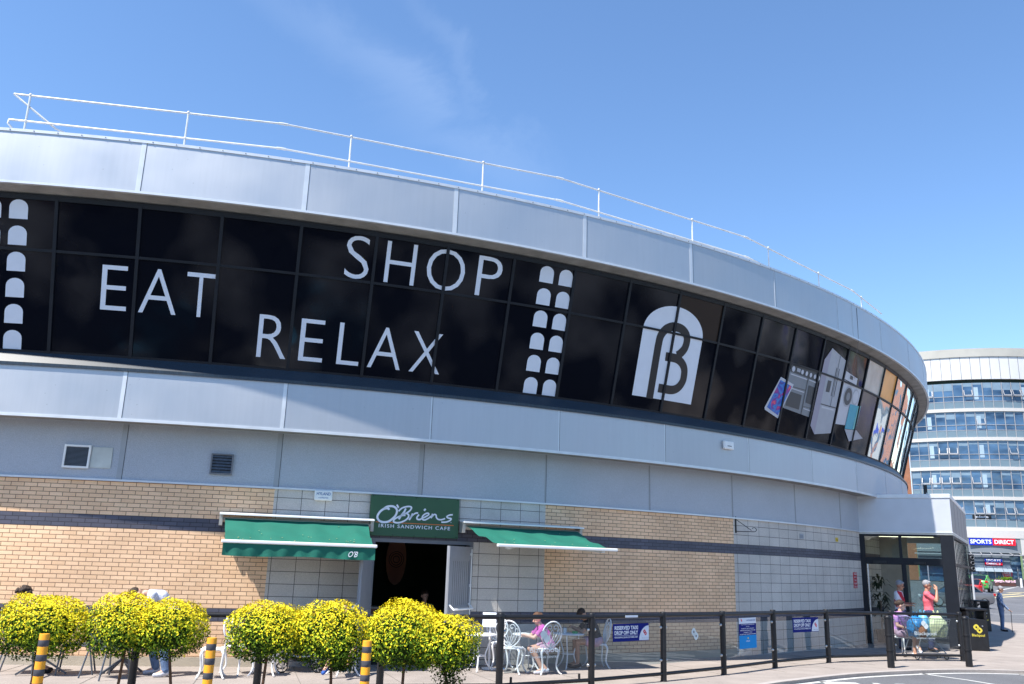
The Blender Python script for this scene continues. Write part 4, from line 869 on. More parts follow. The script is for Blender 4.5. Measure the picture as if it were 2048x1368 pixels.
shrub('golden shrub left of the middle pair, in front of the pushchair',-3.10,12.0,(.52,.45),.97,.385,(-.02,.02),5000,4)
shrub('golden shrub right of the middle pair, under the left awning end',-2.26,12.0,(.50,.46),.97,.42,(.06,.02),5200,5,(.15,.22))
shrub('golden shrub in front of the cafe doorway, left half of the right pair',-1.30,12.05,(.49,.45),.98,.43,(.0,.02),5000,6)
shrub('rightmost golden shrub drooping towards the fence',-.78,12.05,(.48,.42),.90,.37,(.14,.0),4800,7,(.1,.36))
# ================================================================ CAFE FURNITURE
CW=M('chair_white_metal',(.80,.80,.80),.4,var=.05)
def cafe_chair(lbl):
    o=thing('cafe_chair',lbl,'chair',(0,0,0),0,'white scrolled metal cafe chairs')   # sitter faces -Y
    b=MB(); b.lathe([(.0,.43),(.19,.43),(.205,.438),(.205,.452),(.19,.46),(0,.458)],n=22); b.build('seat',CW,o,smooth=50)
    b=MB()
    # pointed oval hoop leaning back, with scrolls and leaf stems inside
    def hp(u,z): return (u,.17+.20*(z-.45),z)
    hoop=[hp(.215*sin(t)*(1-.28*max(0,cos(t))**2 if cos(t)<0 else 1)*(.55+.45*(1-max(0,cos(t))**3)),.70-.235*cos(t)) for t in [2*PI*k/30 for k in range(31)]]
    b.tube(hoop[:-1],.013,7,closed=True); ho=b.build('backrest',CW,o,smooth=50)
    b=MB()
    for s in(-1,1):
        b.tube([hp(s*x,z) for x,z in smooth_path([(0,.49,0),(.05,.60,0),(.11,.72,0),(.12,.83,0),(.07,.87,0),(.03,.84,0),(.05,.80,0),(.08,.82,0)],4) for x,z in [(x,z)]] if False else [hp(s*p.x,p.y) for p in smooth_path([(0,.49,0),(.05,.60,0),(.11,.72,0),(.12,.83,0),(.07,.875,0),(.025,.84,0),(.045,.80,0),(.08,.815,0)],4)],.0075,5)
        b.tube([hp(s*p.x,p.y) for p in smooth_path([(0,.48,0),(.08,.56,0),(.15,.68,0),(.17,.78,0),(.14,.80,0),(.13,.76,0)],4)],.0065,5)
        b.tube([hp(s*p.x,p.y) for p in smooth_path([(0,.50,0),(.02,.62,0),(.045,.70,0),(.0,.79,0)],4)],.0065,5)
    b.build('scrollwork',CW,ho,smooth=50)
    for sx,sy in((-1,-1),(1,-1),(-1,1),(1,1)):
        b=MB(); q=smooth_path([(sx*.13,sy*.13,.45),(sx*.185,sy*.17,.39),(sx*.16,sy*.16,.26),(sx*.15,sy*.155,.14),(sx*.19,sy*.19,.04),(sx*.225,sy*.215,.012)],4); n=len(q)
        b.tube(q,[.026-.014*(k/n)**.6 for k in range(n-2)]+[.013,.017],7); b.build('leg',CW,o,smooth=50)
    return o
chs=[(-4.72,14.93,rad(-75),'white scrolled chair in the gap left of the middle shrubs, the nearer one'),
(-4.45,15.55,rad(60),'white scrolled chair behind the nearer one in the gap, turned to the right'),
(-4.0,15.45,rad(95),'white scrolled chair partly hidden by the shrub left of the middle pair'),
(-2.72,15.75,rad(35),'white scrolled chair under the shrubs holding the person in blue shoes'),
(.20,16.78,rad(160),'white scrolled chair with its back to the glass, left of the child in pink'),
(.80,16.88,rad(-150),'white scrolled chair holding the child in pink'),
(-.05,17.75,rad(15),'white scrolled chair on the far side of the left round table'),
(-.85,17.45,rad(60),'leftmost white scrolled chair behind the fence post and rightmost shrub'),
(1.88,18.12,rad(-80),'white scrolled chair seen from the side holding the person in black')]
c0=None
for x,y,rz,lb in chs:
    if c0 is None: c0=cafe_chair(lb); c0.location=(x,y,0); c0.rotation_euler=(0,0,rz)
    else: copy_tree(c0,None,(x,y,0),rz,lb)
def cafe_table(lbl):
    o=thing('cafe_table',lbl,'table',(0,0,0),0,'white round metal cafe tables')
    b=MB(); b.lathe([(0,.63),(.30,.63),(.31,.635),(.31,.65),(.30,.658),(0,.658)],n=28); b.build('tabletop',CW,o,smooth=40)
    for k in range(3):
        a=2*PI*k/3+.4; b=MB(); q=[Vector((r_*cos(a),r_*sin(a),z)) for r_,z in [(.20,.63),(.215,.56),(.16,.40),(.12,.28),(.15,.14),(.24,.03),(.27,.01)]]; b.tube(smooth_path(q,3),.014,7); b.build('leg',CW,o,smooth=50)
    b=MB(); b.tube([(.125*cos(t),.125*sin(t),.27) for t in [2*PI*k/16 for k in range(16)]],.008,5,closed=True); b.build('brace_ring',CW,o,smooth=50)
    return o
t0=None
for x,y,rz,lb in [(-.42,17.0,0,'white round table left of the fence post at the shrub end'),(.50,17.35,1.1,'white round table in front of the child in pink'),(1.30,17.85,2.0,'white round table the person in black leans on')]:
    if t0 is None: t0=cafe_table(lb); t0.location=(x,y,0)
    else: copy_tree(t0,None,(x,y,0),rz,lb)
cu=thing('paper_cup','pale paper cup with dark lid on the right white table','cup',(1.22,17.75,.658)); b=MB(); b.lathe([(.03,0),(.04,.1),(.0,.1)],n=12); b.build('cup',WHITE,cu); b=MB(); b.lathe([(.043,.1),(.043,.112),(0,.115)],n=12); b.build('lid',GREYP,cu)
tb=thing('salad_tub','small green tub on the right white table','tub',(1.42,17.75,.658)); b=MB(); b.lathe([(.05,0),(.06,.04),(0,.045)],n=12); b.build('tub',M('tub_green',(.05,.4,.12),.5),tb)
ms=thing('menu_stand','tilted menu on a pale floor stand behind the left round table','menu stand',(-.24,17.35,0)); b=MB(); b.tube([(0,0,0),(0,0,.8)],.02,8); b.build('pole',CW,ms); b=MB(); b.lathe([(.14,0),(.14,.02),(.03,.035),(0,.035)],n=16); b.build('base',CW,ms)
b=MB(); b.add([(-.15,-.05,.76),(.11,-.05,.76),(.11,.06,1.02),(-.15,.06,1.02)],[(0,1,2,3)]); b.build('menu_card',PALE,ms); b=MB()
for k in range(6): b.add([(-.12,-.053+.11*k/7+.02,.79+.034*k),(.07,-.053+.11*k/7+.02,.79+.034*k),(.07,-.053+.11*k/7+.024,.80+.034*k),(-.12,-.053+.11*k/7+.024,.80+.034*k)],[(0,1,2,3)])
b.build('writing',BLT,ms)
GR=M('chair_grey_metal',(.11,.125,.15),.4,.3,var=.1); MESH=M('chair_sling',(.07,.08,.10),.8,var=.1)
def grey_chair(lbl):
    o=thing('terrace_chair',lbl,'chair',(0,0,0),0,'grey metal terrace chairs')
    b=MB(); b.box((0,0,.44),(.44,.42,.03)); b.build('seat',MESH,o,bev=.01)
    b=MB(); b.add([(-.21,.2,.50),(.21,.2,.50),(.21,.30,.86),(-.21,.30,.86),(-.21,.22,.50),(.21,.22,.50),(.21,.32,.86),(-.21,.32,.86)],[(0,1,2,3),(7,6,5,4),(0,4,5,1),(2,6,7,3),(1,5,6,2),(3,7,4,0)]); b.build('backrest',MESH,o)
    for s in(-1,1):
        b=MB(); b.tube([(s*.22,-.2,.44),(s*.24,-.24,0)],.014,7); b.build('leg',GR,o); b=MB(); b.tube([(s*.22,.32,.88),(s*.22,.2,.44),(s*.25,.30,0)],.014,7); b.build('leg',GR,o)
    b=MB(); b.tube([(-.22,.32,.88),(.22,.32,.88)],.014,7); b.build('frame_bar',GR,o); b=MB(); b.tube([(-.22,-.21,.44),(.22,-.21,.44)],.012,6); b.build('frame_bar',GR,o)
    return o
g0=None
for x,y,rz,lb in [(-7.75,14.75,rad(110),'grey chair holding the person in maroon at the left edge'),(-6.95,14.95,rad(-70),'grey chair between the leftmost shrub and the next pair'),(-6.25,14.55,rad(150),'grey chair under the joined shrubs, left of the hooded person')]:
    if g0 is None: g0=grey_chair(lb); g0.location=(x,y,0); g0.rotation_euler=(0,0,rz)
    else: copy_tree(g0,None,(x,y,0),rz,lb)
def grey_table(lbl):
    o=thing('terrace_table',lbl,'table',(0,0,0),0,'grey pedestal terrace tables')
    b=MB(); b.lathe([(0,.70),(.34,.70),(.345,.71),(.34,.72),(0,.72)],n=26); b.build('tabletop',GR,o); b=MB(); b.tube([(0,0,.2),(0,0,.7)],.03,10); b.build('column',GR,o)
    for k in range(4):
        a=PI/2*k+.5; b=MB(); b.bar((.02*cos(a),.02*sin(a),.24),(.36*cos(a),.36*sin(a),.02),.035,.03); b.build('foot',GR,o)
    return o
p0=grey_table('grey pedestal table at the left edge beside the person in maroon'); p0.location=(-7.3,14.6,0); copy_tree(p0,None,(-6.2,15.0,0),.4,'grey pedestal table the hooded person leans over')
# pushchair
PU=thing('pushchair','black pushchair standing under the middle golden shrubs','pushchair',(-3.55,16.1,0),rad(15))
def wheel(r_,c_,w_,par,nm='wheel'):
    b=MB(); 
    prof=[(r_*.82,-w_/2),(r_*.97,-w_/2),(r_,-w_/4),(r_,w_/4),(r_*.97,w_/2),(r_*.82,w_/2)]
    n=20; vs=[]; 
    for q,(rr,yy) in enumerate(prof+[prof[0]]):
        for j in range(n): vs.append((c_[0]+rr*cos(2*PI*j/n),c_[1]+yy,c_[2]+rr*sin(2*PI*j/n)))
    b.add(vs,[(q*n+j,q*n+(j+1)%n,(q+1)*n+(j+1)%n,(q+1)*n+j) for q in range(len(prof)) for j in range(n)])
    t=b.build(nm,BLK,par,smooth=40); b=MB()
    for k in range(5):
        a=2*PI*k/5; b.bar(c_,(c_[0]+r_*.84*cos(a),c_[1],c_[2]+r_*.84*sin(a)),w_*.5,r_*.16)
    b.build('spokes',STEEL,t)
for x,y,r_ in((-.30,-.22,.10),(.30,-.22,.08),(-.30,.3,.12),(.30,.3,.12)): wheel(r_,(x,y,r_),.045,PU)
b=MB()
for s in(-1,1): b.tube([(s*.27,-.2,.12),(s*.25,-.05,.45),(s*.24,.15,.75),(s*.24,.4,1.0)],.016,7); b.tube([(s*.27,.3,.15),(s*.25,.0,.5)],.016,7)
b.tube([(-.24,.4,1.0),(.24,.4,1.0)],.018,7); b.build('frame',GR,PU)
b=MB(); q=smooth_path([(-.27,-.2,.34),(-.2,-.24,.29),(0,-.26,.27),(.2,-.24,.29),(.27,-.2,.34)],4); b.tube(q,.014,6); b.build('bumper_bar',STEEL,PU)
b=MB(); b.ell((0,.0,.27),(.25,.24,.10),14); b.build('basket',BLK,PU,smooth=60); b=MB(); b.ell((0,.08,.55),(.22,.25,.2),14); b.ell((0,.2,.78),(.22,.22,.22),14); b.build('seat',BLK,PU,smooth=60)
# small boot pair wheel tracks omitted; drinks etc. stay on tables

# ================================================================ PEOPLE
SK1=M('skin_fair',(.62,.36,.26),.55,var=.06,vs=8,sub=.05); SK2=M('skin_tan',(.42,.22,.14),.55,var=.06,vs=8,sub=.05)
def cap(mb,a,b_,ra,rb,n=12):
    a,b_=Vector(a),Vector(b_); mb.ell(a,ra,n); mb.ell(b_,rb,n)
    if (b_-a).length>1e-3: mb.tube([a,b_],[ra,rb],n)
def chain(mb,pts,rs):
    for k in range(len(pts)-1): cap(mb,pts[k],pts[k+1],rs[k],rs[k+1])
def hand(mb,w_,d,nrm,side):
    w_=Vector(w_); d=Vector(d).normalized(); n_=Vector(nrm); n_=(n_-d*n_.dot(d)).normalized(); s=d.cross(n_)*side
    cap(mb,w_,w_+d*.045,.024,.026,10); 
    for k,(l,o) in enumerate([(.068,-.027),(.078,-.009),(.073,.009),(.056,.026)]):
        b0=w_+d*.07+s*o; b1=b0+d*l*.55+n_*.012; b2=b1+d*l*.35+n_*.028; mb.tube([w_+d*.03+s*o*.8,b0,b1,b2],[.012,.0105,.0095,.008],7)
    t0=w_+d*.02-s*.02; mb.tube([t0,t0-s*.028+d*.025+n_*.012,t0-s*.034+d*.058+n_*.02],[.014,.011,.009],7)
def person(lbl,loc,rz,J,sc=1.0,skin=SK1,top=None,bottom=None,hair=None,shoe=None,sleeve='short',leg='long',hairstyle='short',voxel=.0095,extra=None,group=None):
    o=thing('person',lbl,'person',loc,rz,group); o.scale=(sc,sc,sc)
    g=lambda k:Vector(J[k])
    pel,che,nek,hd=g('pel'),g('che'),g('nek'),g('hd')
    up=(nek-pel).normalized(); hdir=(hd-nek).normalized(); fw_=Vector(J.get('face',(0,-1,0))).normalized(); fw_=(fw_-hdir*fw_.dot(hdir)).normalized(); sd=hdir.cross(fw_)
    shw=(g('shL')-g('shR')).normalized()
    def torso(mb,e):
        for s in(-1,1):
            q=shw*s; chain(mb,[pel+q*.075,pel+(che-pel)*.5+q*.055,che+q*.075,nek-up*.07+q*.085],[.105+e,.095+e,.10+e,.07+e])
        chain(mb,[pel,pel+(che-pel)*.5,che,nek-up*.05],[.105+e,.10+e,.11+e,.07+e])
    b=MB(); torso(b,0); chain(b,[nek-up*.05,nek+hdir*.05],[.062,.052])
    # head with jaw, brow, nose and ears
    R3=Matrix.Identity(3); R3.col[0]=sd; R3.col[1]=-fw_; R3.col[2]=hdir; HM=Matrix.Translation(hd)@R3.to_4x4()
    b.ell((0,.01,.025),(.077,.095,.098),16,M=HM); b.ell((0,-.028,-.045),(.056,.062,.068),14,M=HM); b.ell((0,-.098,-.012),(.012,.022,.024),8,M=HM); b.ell((0,-.082,-.062),(.024,.012,.009),8,M=HM); b.ell((0,-.078,-.092),(.022,.018,.016),8,M=HM)
    for s in(-1,1): b.ell((s*.079,.012,-.008),(.012,.022,.032),8,M=HM)
    for s in('L','R'):
        sh,el,wr=g('sh'+s),g('el'+s),g('wr'+s); chain(b,[nek-up*.06,sh,el,wr],[.06,.052,.040,.027])
        hd_=(wr-el); hd_=Vector(J.get('hd'+s,hd_)).normalized(); hand(b,wr,hd_,J.get('pn'+s,(0,0,-1) if abs(hd_.z)<.7 else (0,-1,0)),1 if s=='L' else -1)
        hp,kn,an=g('hip'+s),g('kn'+s),g('an'+s); chain(b,[hp,kn,an],[.092,.058,.040]); f=Vector(J.get('ft'+s,(0,-1,0))).normalized(); chain(b,[an,an+Vector((0,0,-.045))+f*.13],[.04,.03])
    b.build('body',skin,o,rm=voxel)
    if top:
        b=MB(); torso(b,.016)
        for s in('L','R'):
            sh,el,wr=g('sh'+s),g('el'+s),g('wr'+s)
            e=sh.lerp(el,.62) if sleeve=='short' else el
            chain(b,[nek-up*.07,sh,e],[.07,.068,.058])
            if sleeve=='long': chain(b,[el,el.lerp(wr,.93)],[.056,.042])
            if sleeve=='none': pass
        b.build('top',top,o,rm=.012)
    if bottom:
        b=MB(); chain(b,[pel+shw*.08,pel-shw*.08],[.122,.122]); chain(b,[pel,pel+up*.06],[.125,.118])
        for s in('L','R'):
            hp,kn,an=g('hip'+s),g('kn'+s),g('an'+s)
            if leg=='long': chain(b,[hp,kn,an+Vector((0,0,.02))],[.112,.078,.066])
            else: chain(b,[hp,hp.lerp(kn,.45)],[.112,.098])
        b.build('trousers' if leg=='long' else 'shorts',bottom,o,rm=.012)
    if shoe:
        for s in('L','R'):
            an=g('an'+s); f=Vector(J.get('ft'+s,(0,-1,0))).normalized(); b=MB(); chain(b,[an-f*.03+Vector((0,0,-.02)),an+Vector((0,0,-.05))+f*.07,an+Vector((0,0,-.058))+f*.16],[.048,.044,.034]); b.build('shoe',shoe,o,rm=.009)
    if hair:
        b=MB(); b.ell((0,.025,.045),(.086,.098,.092),16,M=HM); b.ell((0,-.03,.085),(.068,.06,.035),12,M=HM)
        if hairstyle=='long': chain(b,[HM@Vector((0,.07,0)),HM@Vector((0,.10,-.12)),HM@Vector((0,.09,-.24))],[.065,.06,.035])
        if hairstyle=='bun': b.ell((0,.11,.03),(.05,.05,.05),10,M=HM)
        if hairstyle=='curly':
            random.seed(2)
            for k in range(46):
                a=random.uniform(0,2*PI); t=random.uniform(-.1,1.4); b.ell((.10*cos(a)*cos(t),.03+.115*sin(a)*cos(t)+.0,.03+.10*sin(t)),(.03,.03,.03),6,M=HM)
        b.build('hair',hair,o,rm=.009)
    b=MB()
    for s in(-1,1): b.ell((s*.03,-.083,.004),(.012,.008,.007),8,M=HM)
    b.build('eyes',BLK,o)
    if extra: extra(o,HM,g)
    return o
def standing(**k):
    J=dict(pel=(0,0,.96),che=(0,.01,1.25),nek=(0,.02,1.46),hd=(0,0,1.62),shL=(.18,.02,1.40),shR=(-.18,.02,1.40),elL=(.22,.03,1.12),elR=(-.22,.03,1.12),wrL=(.22,-.06,.88),wrR=(-.22,-.06,.88),
      hipL=(.09,0,.92),hipR=(-.09,0,.92),knL=(.10,-.01,.50),knR=(-.10,-.01,.50),anL=(.10,.02,.09),anR=(-.10,.02,.09)); J.update(k); return J
def seated(h=.47,**k):
    J=dict(pel=(0,.05,h+.10),che=(0,.05,h+.36),nek=(0,.03,h+.57),hd=(0,0,h+.73),shL=(.17,.03,h+.51),shR=(-.17,.03,h+.51),elL=(.21,-.03,h+.25),elR=(-.21,-.03,h+.25),wrL=(.12,-.24,h+.20),wrR=(-.12,-.24,h+.20),
      hipL=(.09,.02,h+.07),hipR=(-.09,.02,h+.07),knL=(.11,-.40,h+.06),knR=(-.11,-.40,h+.06),anL=(.11,-.38,.09),anR=(-.11,-.38,.09)); J.update(k); return J
def cloth(n,c,v=.16): return M(n,c,.85,var=v,vs=9,bump=.9,bs=14)
HB=M('hair_dark',(.035,.018,.010),.6,var=.4,vs=60,bump=.8,bs=90); HG=M('hair_grey',(.28,.28,.30),.7,var=.35,vs=60,bump=.8,bs=90); HR=M('hair_brown',(.11,.05,.025),.6,var=.4,vs=60,bump=.8,bs=90)
TW=cloth('hoodie_white',(.55,.56,.64)); JE=cloth('jeans_blue',(.10,.16,.28),.25); SHW=cloth('shoe_white',(.55,.56,.62)); SHB=cloth('shoe_blue',(.03,.10,.40)); MAR=cloth('maroon_cloth',(.13,.02,.02)); BKC=cloth('black_cloth',(.015,.015,.018)); PK=cloth('pink_top',(.55,.10,.38)); PKM=cloth('polo_pink',(.75,.13,.17)); LIL=cloth('lilac_top',(.45,.22,.50)); DKB=cloth('navy_cloth',(.03,.04,.10)); GNC=cloth('green_shirt',(.06,.22,.12)); PKL=cloth('pale_shorts',(.45,.30,.38))
# seated person in maroon, seen from behind at the left edge
person('seated person in maroon with curly dark hair at the left edge',(-7.85,14.78,0),rad(110),seated(),1,SK1,MAR,MAR,HB,BKC,'long',hairstyle='curly')
# leaning hooded person
person('person in a white hooded top and jeans bending forward over a table',(-5.62,15.0,0),rad(-62),standing(pel=(0,.14,.95),che=(.0,-.08,1.22),nek=(0,-.28,1.30),hd=(0,-.45,1.27),face=(0,-.45,-.9),shL=(.19,-.23,1.27),shR=(-.19,-.23,1.27),elL=(.24,-.38,.98),elR=(-.24,-.38,.98),wrL=(.14,-.52,.78),wrR=(-.14,-.52,.78),hdL=(0,-1,-.2),hdR=(0,-1,-.2),hipL=(.10,.08,.86),hipR=(-.10,.08,.86),knL=(.16,.02,.48),knR=(-.18,-.12,.48),anL=(.22,.10,.09),anR=(-.2,.0,.09)),1,SK1,TW,JE,HB,SHW,'long')
# child/person in blue shoes
person('seated person with bare legs and blue shoes under the middle shrubs',(-2.74,15.72,0),rad(20),seated(knR=(-.2,-.38,.52),anR=(-.34,-.42,.22),anL=(.0,-.48,.24),ftR=(-.5,-.8,-.3),ftL=(-.4,-.8,-.1)),.93,SK1,DKB,DKB,HB,SHB,'short','short')
# girl in pink on chair, turned left
person('child in a bright pink top leaning on the round table, facing left',(.84,16.95,0),rad(-78),seated(pel=(0,.05,.56),che=(0,-.06,.80),nek=(0,-.16,.98),hd=(0,-.24,1.12),shL=(.16,-.14,.93),shR=(-.16,-.14,.93),elL=(.18,-.34,.74),elR=(-.18,-.34,.74),wrL=(.06,-.5,.78),wrR=(-.06,-.5,.76),anL=(.2,-.15,.10),anR=(.12,-.05,.10),knL=(.16,-.36,.5),knR=(-.05,-.38,.5)),.86,SK1,PK,PKL,HR,SHW,'short','short',hairstyle='bun')
# person in black
person('seated person in black with dark hair resting an arm on the right table',(1.83,18.05,0),rad(-82),seated(che=(0,-.04,.82),nek=(0,-.14,1.0),hd=(0,-.27,1.08),face=(0,-.8,-.5),shL=(.18,-.10,.95),shR=(-.18,-.10,.95),elL=(.24,-.32,.74),elR=(-.22,-.32,.74),wrL=(.08,-.46,.82),wrR=(-.04,-.46,.80)),.93,SK2,BKC,PKL,HB,BKC,'short','short')
# man inside the cafe
person('seated person in a green shirt in the dark cafe room',(-1.72,19.6,0),rad(30),seated(),1,SK1,GNC,BKC,HB,BKC)
# small stool for that person
st=thing('cafe_stool','dark stool inside the cafe under the person in green','stool',(-1.73,19.65,0)); b=MB(); b.lathe([(.16,.40),(.17,.42),(.16,.45),(0,.45)],n=16); b.build('seat',DM,st); b=MB(); b.tube([(0,0,0),(0,0,.4)],.03,8); b.build('column',STEEL,st)
# woman seated by the trolley, legs crossed
def strap(o,HM,g):
    b=MB(); b.bar(g('shL')+V(-.03,-.09,.02),g('pel')+V(-.12,-.10,.06),.035,.01,up=(0,-1,0)); b.build('bag_strap',BLK,o)
person('seated woman in a lilac top and pale shorts with crossed bare legs',(10.12,22.85,0),rad(28),seated(knL=(.02,-.42,.62),anL=(-.14,-.52,.28),ftL=(-.4,-.8,-.5),knR=(-.06,-.38,.54),anR=(-.05,-.34,.09),wrL=(.03,-.2,.66),wrR=(-.03,-.24,.64),face=(.75,-.7,0)),1.02,SK1,LIL,PKL,HB,SHW,'short','short',hairstyle='bun',extra=strap)
ch_=copy_tree(c0,None,(10.14,22.92,0),rad(28),'white scrolled chair under the woman in lilac near the entrance'); 
# man with grey hair in white and red shirt, reading
WR=M('shirt_white_red',(.6,.6,.62),.8); 
def wr():
    nt=WR.node_tree; p=nt.nodes['Principled BSDF']; t=N(nt,'ShaderNodeTexCoord'); v=N(nt,'ShaderNodeTexNoise'); v.inputs['Scale'].default_value=4.2; v.inputs['Detail'].default_value=.5; r=N(nt,'ShaderNodeValToRGB'); r.color_ramp.interpolation='CONSTANT'; r.color_ramp.elements[0].color=(.6,.6,.63,1); r.color_ramp.elements[1].position=.55; r.color_ramp.elements[1].color=(.45,.01,.03,1); nt.links.new(t.outputs['Object'],v.inputs[0]); nt.links.new(v.outputs[0],r.inputs[0]); nt.links.new(r.outputs[0],p.inputs['Base Color'])
wr()
def glasses(o,HM,g):
    b=MB()
    for s in(-1,1): b.tube([HM@Vector((s*.032+.019*cos(t),-.097,.004+.014*sin(t))) for t in [2*PI*k/10 for k in range(10)]],.0025,4,closed=True); b.tube([HM@Vector((s*.05,-.095,.006)),HM@Vector((s*.08,.0,.008))],.0025,4)
    b.build('glasses',BLK,o)
person('grey haired man in a white and red shirt looking down at his hands',(10.95,24.75,0),rad(50),standing(elL=(.23,-.02,1.14),elR=(-.23,-.02,1.14),wrL=(.06,-.26,1.16),wrR=(-.06,-.24,1.12),hdL=(-.2,-1,.2),hdR=(.2,-1,.1),face=(0,-.85,-.45),hd=(0,-.03,1.61)),1.05,SK2,WR,DKB,HG,BKC,'short',extra=glasses)
person('grey haired man in a pink polo shirt raising both hands to his face',(11.62,24.5,0),rad(62),standing(elL=(.20,-.22,1.30),elR=(-.20,-.20,1.24),wrL=(.05,-.20,1.52),wrR=(-.05,-.22,1.50),hdL=(-.2,.1,1),hdR=(.2,.1,1),pnL=(-1,.5,0),pnR=(1,.5,0)),1.06,SK2,PKM,DKB,HG,BKC,'short',extra=glasses)
# elderly person with cane
def plaid(): 
    m=M('coat_blue_pattern',(.12,.2,.36),.85); nt=m.node_tree; p=nt.nodes['Principled BSDF']; t=N(nt,'ShaderNodeTexCoord'); v=N(nt,'ShaderNodeTexChecker'); v.inputs['Scale'].default_value=13; v.inputs[1].default_value=(.30,.36,.46,1); v.inputs[2].default_value=(.07,.13,.27,1); nt.links.new(t.outputs['Object'],v.inputs[0]); nt.links.new(v.outputs[0],p.inputs['Base Color']); return m
def cane(o,HM,g):
    b=MB(); w_=g('wrR'); b.tube([(w_.x-.03,w_.y-.05,.0),(w_.x-.02,w_.y-.07,.78),(w_.x-.02,w_.y-.04,.82),(w_.x-.02,w_.y+.03,.81)],.011,6); b.build('walking_stick',BLK,o)
person('elderly person in a patterned blue coat with a walking stick',(19.2,34.6,0),rad(62),standing(hd=(0,-.06,1.60),nek=(0,-.01,1.45),wrR=(-.2,-.26,.84),elR=(-.21,-.02,1.1)),.97,SK2,plaid(),JE,HG,BKC,'long',extra=cane,voxel=.012)

# ================================================================ TROLLEY
TR_=thing('shopping_trolley','wire shopping trolley filled with coloured bags by the entrance','trolley',(10.45,22.35,0),rad(8))
WIRE=M('trolley_wire',(.30,.32,.34),.35,.8,var=.05)
b=MB()
def tq(u,v,z): # basket tapers down; u -0.45..0.45 along x, v -.27...27
    k=(z-.5)/.45; return ((-.42+.02*k if u<0 else .42+.10*k)*abs(u) if 0 else (u*(.80+.16*k)+.04*k),v*(.85+.15*k),z)
for z in(.5,.58,.66,.74,.82,.90,.95):
    b.tube([tq(-.5,-.28,z),tq(.5,-.28,z),tq(.5,.28,z),tq(-.5,.28,z)],.004 if z<.95 else .009,5,closed=True)
for k in range(15): u=-.5+k/14; b.tube([tq(u,-.28,.95),tq(u,-.28,.5),tq(u,.28,.5),tq(u,.28,.95)],.0035,4)
for k in range(7): v=-.28+.56*k/6; b.tube([tq(-.5,v,.95),tq(-.5,v,.5),tq(.5,v,.5),tq(.5,v,.95)],.0035,4)
b.build('basket',WIRE,TR_)
b=MB()
for s in(-1,1): b.tube([(-.5,s*.24,.95),(-.28,s*.24,.48),(-.42,s*.26,.14)],.012,6); b.tube([(-.28,s*.24,.48),(.1,s*.22,.42),(.42,s*.16,.14)],.012,6); b.tube([(-.42,s*.26,.14),(.42,s*.16,.14)],.012,6)
b.build('chassis',WIRE,TR_)
b=MB(); b.tube([(-.60,-.26,1.0),(-.60,.26,1.0)],.018,8); b.tube([(-.60,-.24,1.0),(-.46,-.24,.95)],.01,6); b.tube([(-.60,.24,1.0),(-.46,.24,.95)],.01,6); b.build('handle',M('handle_lilac',(.35,.33,.55),.4),TR_)
for x,y in((-.42,-.26),(-.42,.26),(.42,-.16),(.42,.16)): wheel(.062,(x,y,.062),.03,TR_)
def bag(lbl,x,y,z,s,mat,seed,cols=None):
    random.seed(seed); o=thing('shopping_bag',lbl,'bag',(10.45+x*cos(rad(8)),22.35+x*sin(rad(8))+y,z),rad(seed*20),'bags in the shopping trolley'); b=MB()
    n=16; vs=[];fs=[]
    for i in range(9):
        t=i/8
        for j in range(n):
            a=2*PI*j/n; q=abs(cos(a))**4+abs(sin(a))**4; r_=1/q**.25*(.85+.3*sin(PI*min(1,t*1.1)))*(1 if t<.8 else 1-.9*(t-.8)/.2*.5)+random.uniform(-.09,.09)
            vs.append((s[0]*r_*cos(a)*.5,s[1]*r_*sin(a)*.5,s[2]*t+random.uniform(-.01,.01)))
    fs=[(i*n+j,i*n+(j+1)%n,(i+1)*n+(j+1)%n,(i+1)*n+j) for i in range(8) for j in range(n)]+[tuple(range(n))[::-1],tuple(8*n+j for j in range(n))]
    b.add(vs,fs); b.build('sack',mat,o,smooth=50)
    b=MB(); 
    for sy in(-1,1): b.tube(smooth_path([(-s[0]*.2,sy*.02,s[2]*.9),(-s[0]*.1,sy*.05,s[2]*1.2),(s[0]*.1,sy*.05,s[2]*1.2),(s[0]*.2,sy*.02,s[2]*.9)],3),.008,5)
    b.build('handles',mat,o); return o
bag('blue and white carrier bag at the handle end of the trolley',-.22,.0,.52,(.32,.36,.46),M('bag_blue',(.02,.24,.55),.45,var=.35,vs=9),1)
bag('light blue bag in the middle of the trolley',.02,.08,.52,(.26,.30,.50),M('bag_light_blue',(.12,.42,.62),.45,var=.4,vs=9),2)
bag('brown bag low at the front left of the trolley',-.12,-.14,.51,(.42,.16,.28),M('bag_brown',(.25,.09,.03),.7,var=.3,vs=9),3)
bag('tall cream bag at the far end of the trolley',.33,.0,.52,(.36,.40,.50),M('bag_cream',(.62,.64,.36),.6,var=.2,vs=9),4)
# ================================================================ FAR SIDE: OFFICE BLOCK, SHOP, CARS
OX,OY,OR=69.0,134.6,22.0; GZ=1.38
OWHT=M('office_cladding',(.58,.58,.58),.5,var=.04,vs=.5); OSLB=M('office_slab',(.52,.50,.47),.6,var=.04); OSPN=M('office_spandrel',(.15,.21,.25),.3,.1,var=.1,vs=.4)
OB=thing('office_building','tall curved glass office building with white bands behind the porch','building',(OX,OY,GZ))
def oa(mb,r0,z0,r1,z1,a0,a1,st=.05,mi=0): return arc(mb,r0,z0-GZ,r1,z1-GZ,a0,a1,st,mi)
def oar(mb,r0,r1,z0,z1,a0,a1,mi=0):
    oa(mb,r1,z0,r1,z1,a0,a1,mi=mi); oa(mb,r1,z1,r0,z1,a0,a1,mi=mi); oa(mb,r0,z0,r1,z0,a0,a1,mi=mi)
OL,OE=-2.262,-.9
b=MB(); oar(b,OR-.6,OR+.12,27.9,31.0,OL,OE); b.build('top_cladding',OWHT,OB,smooth=30)
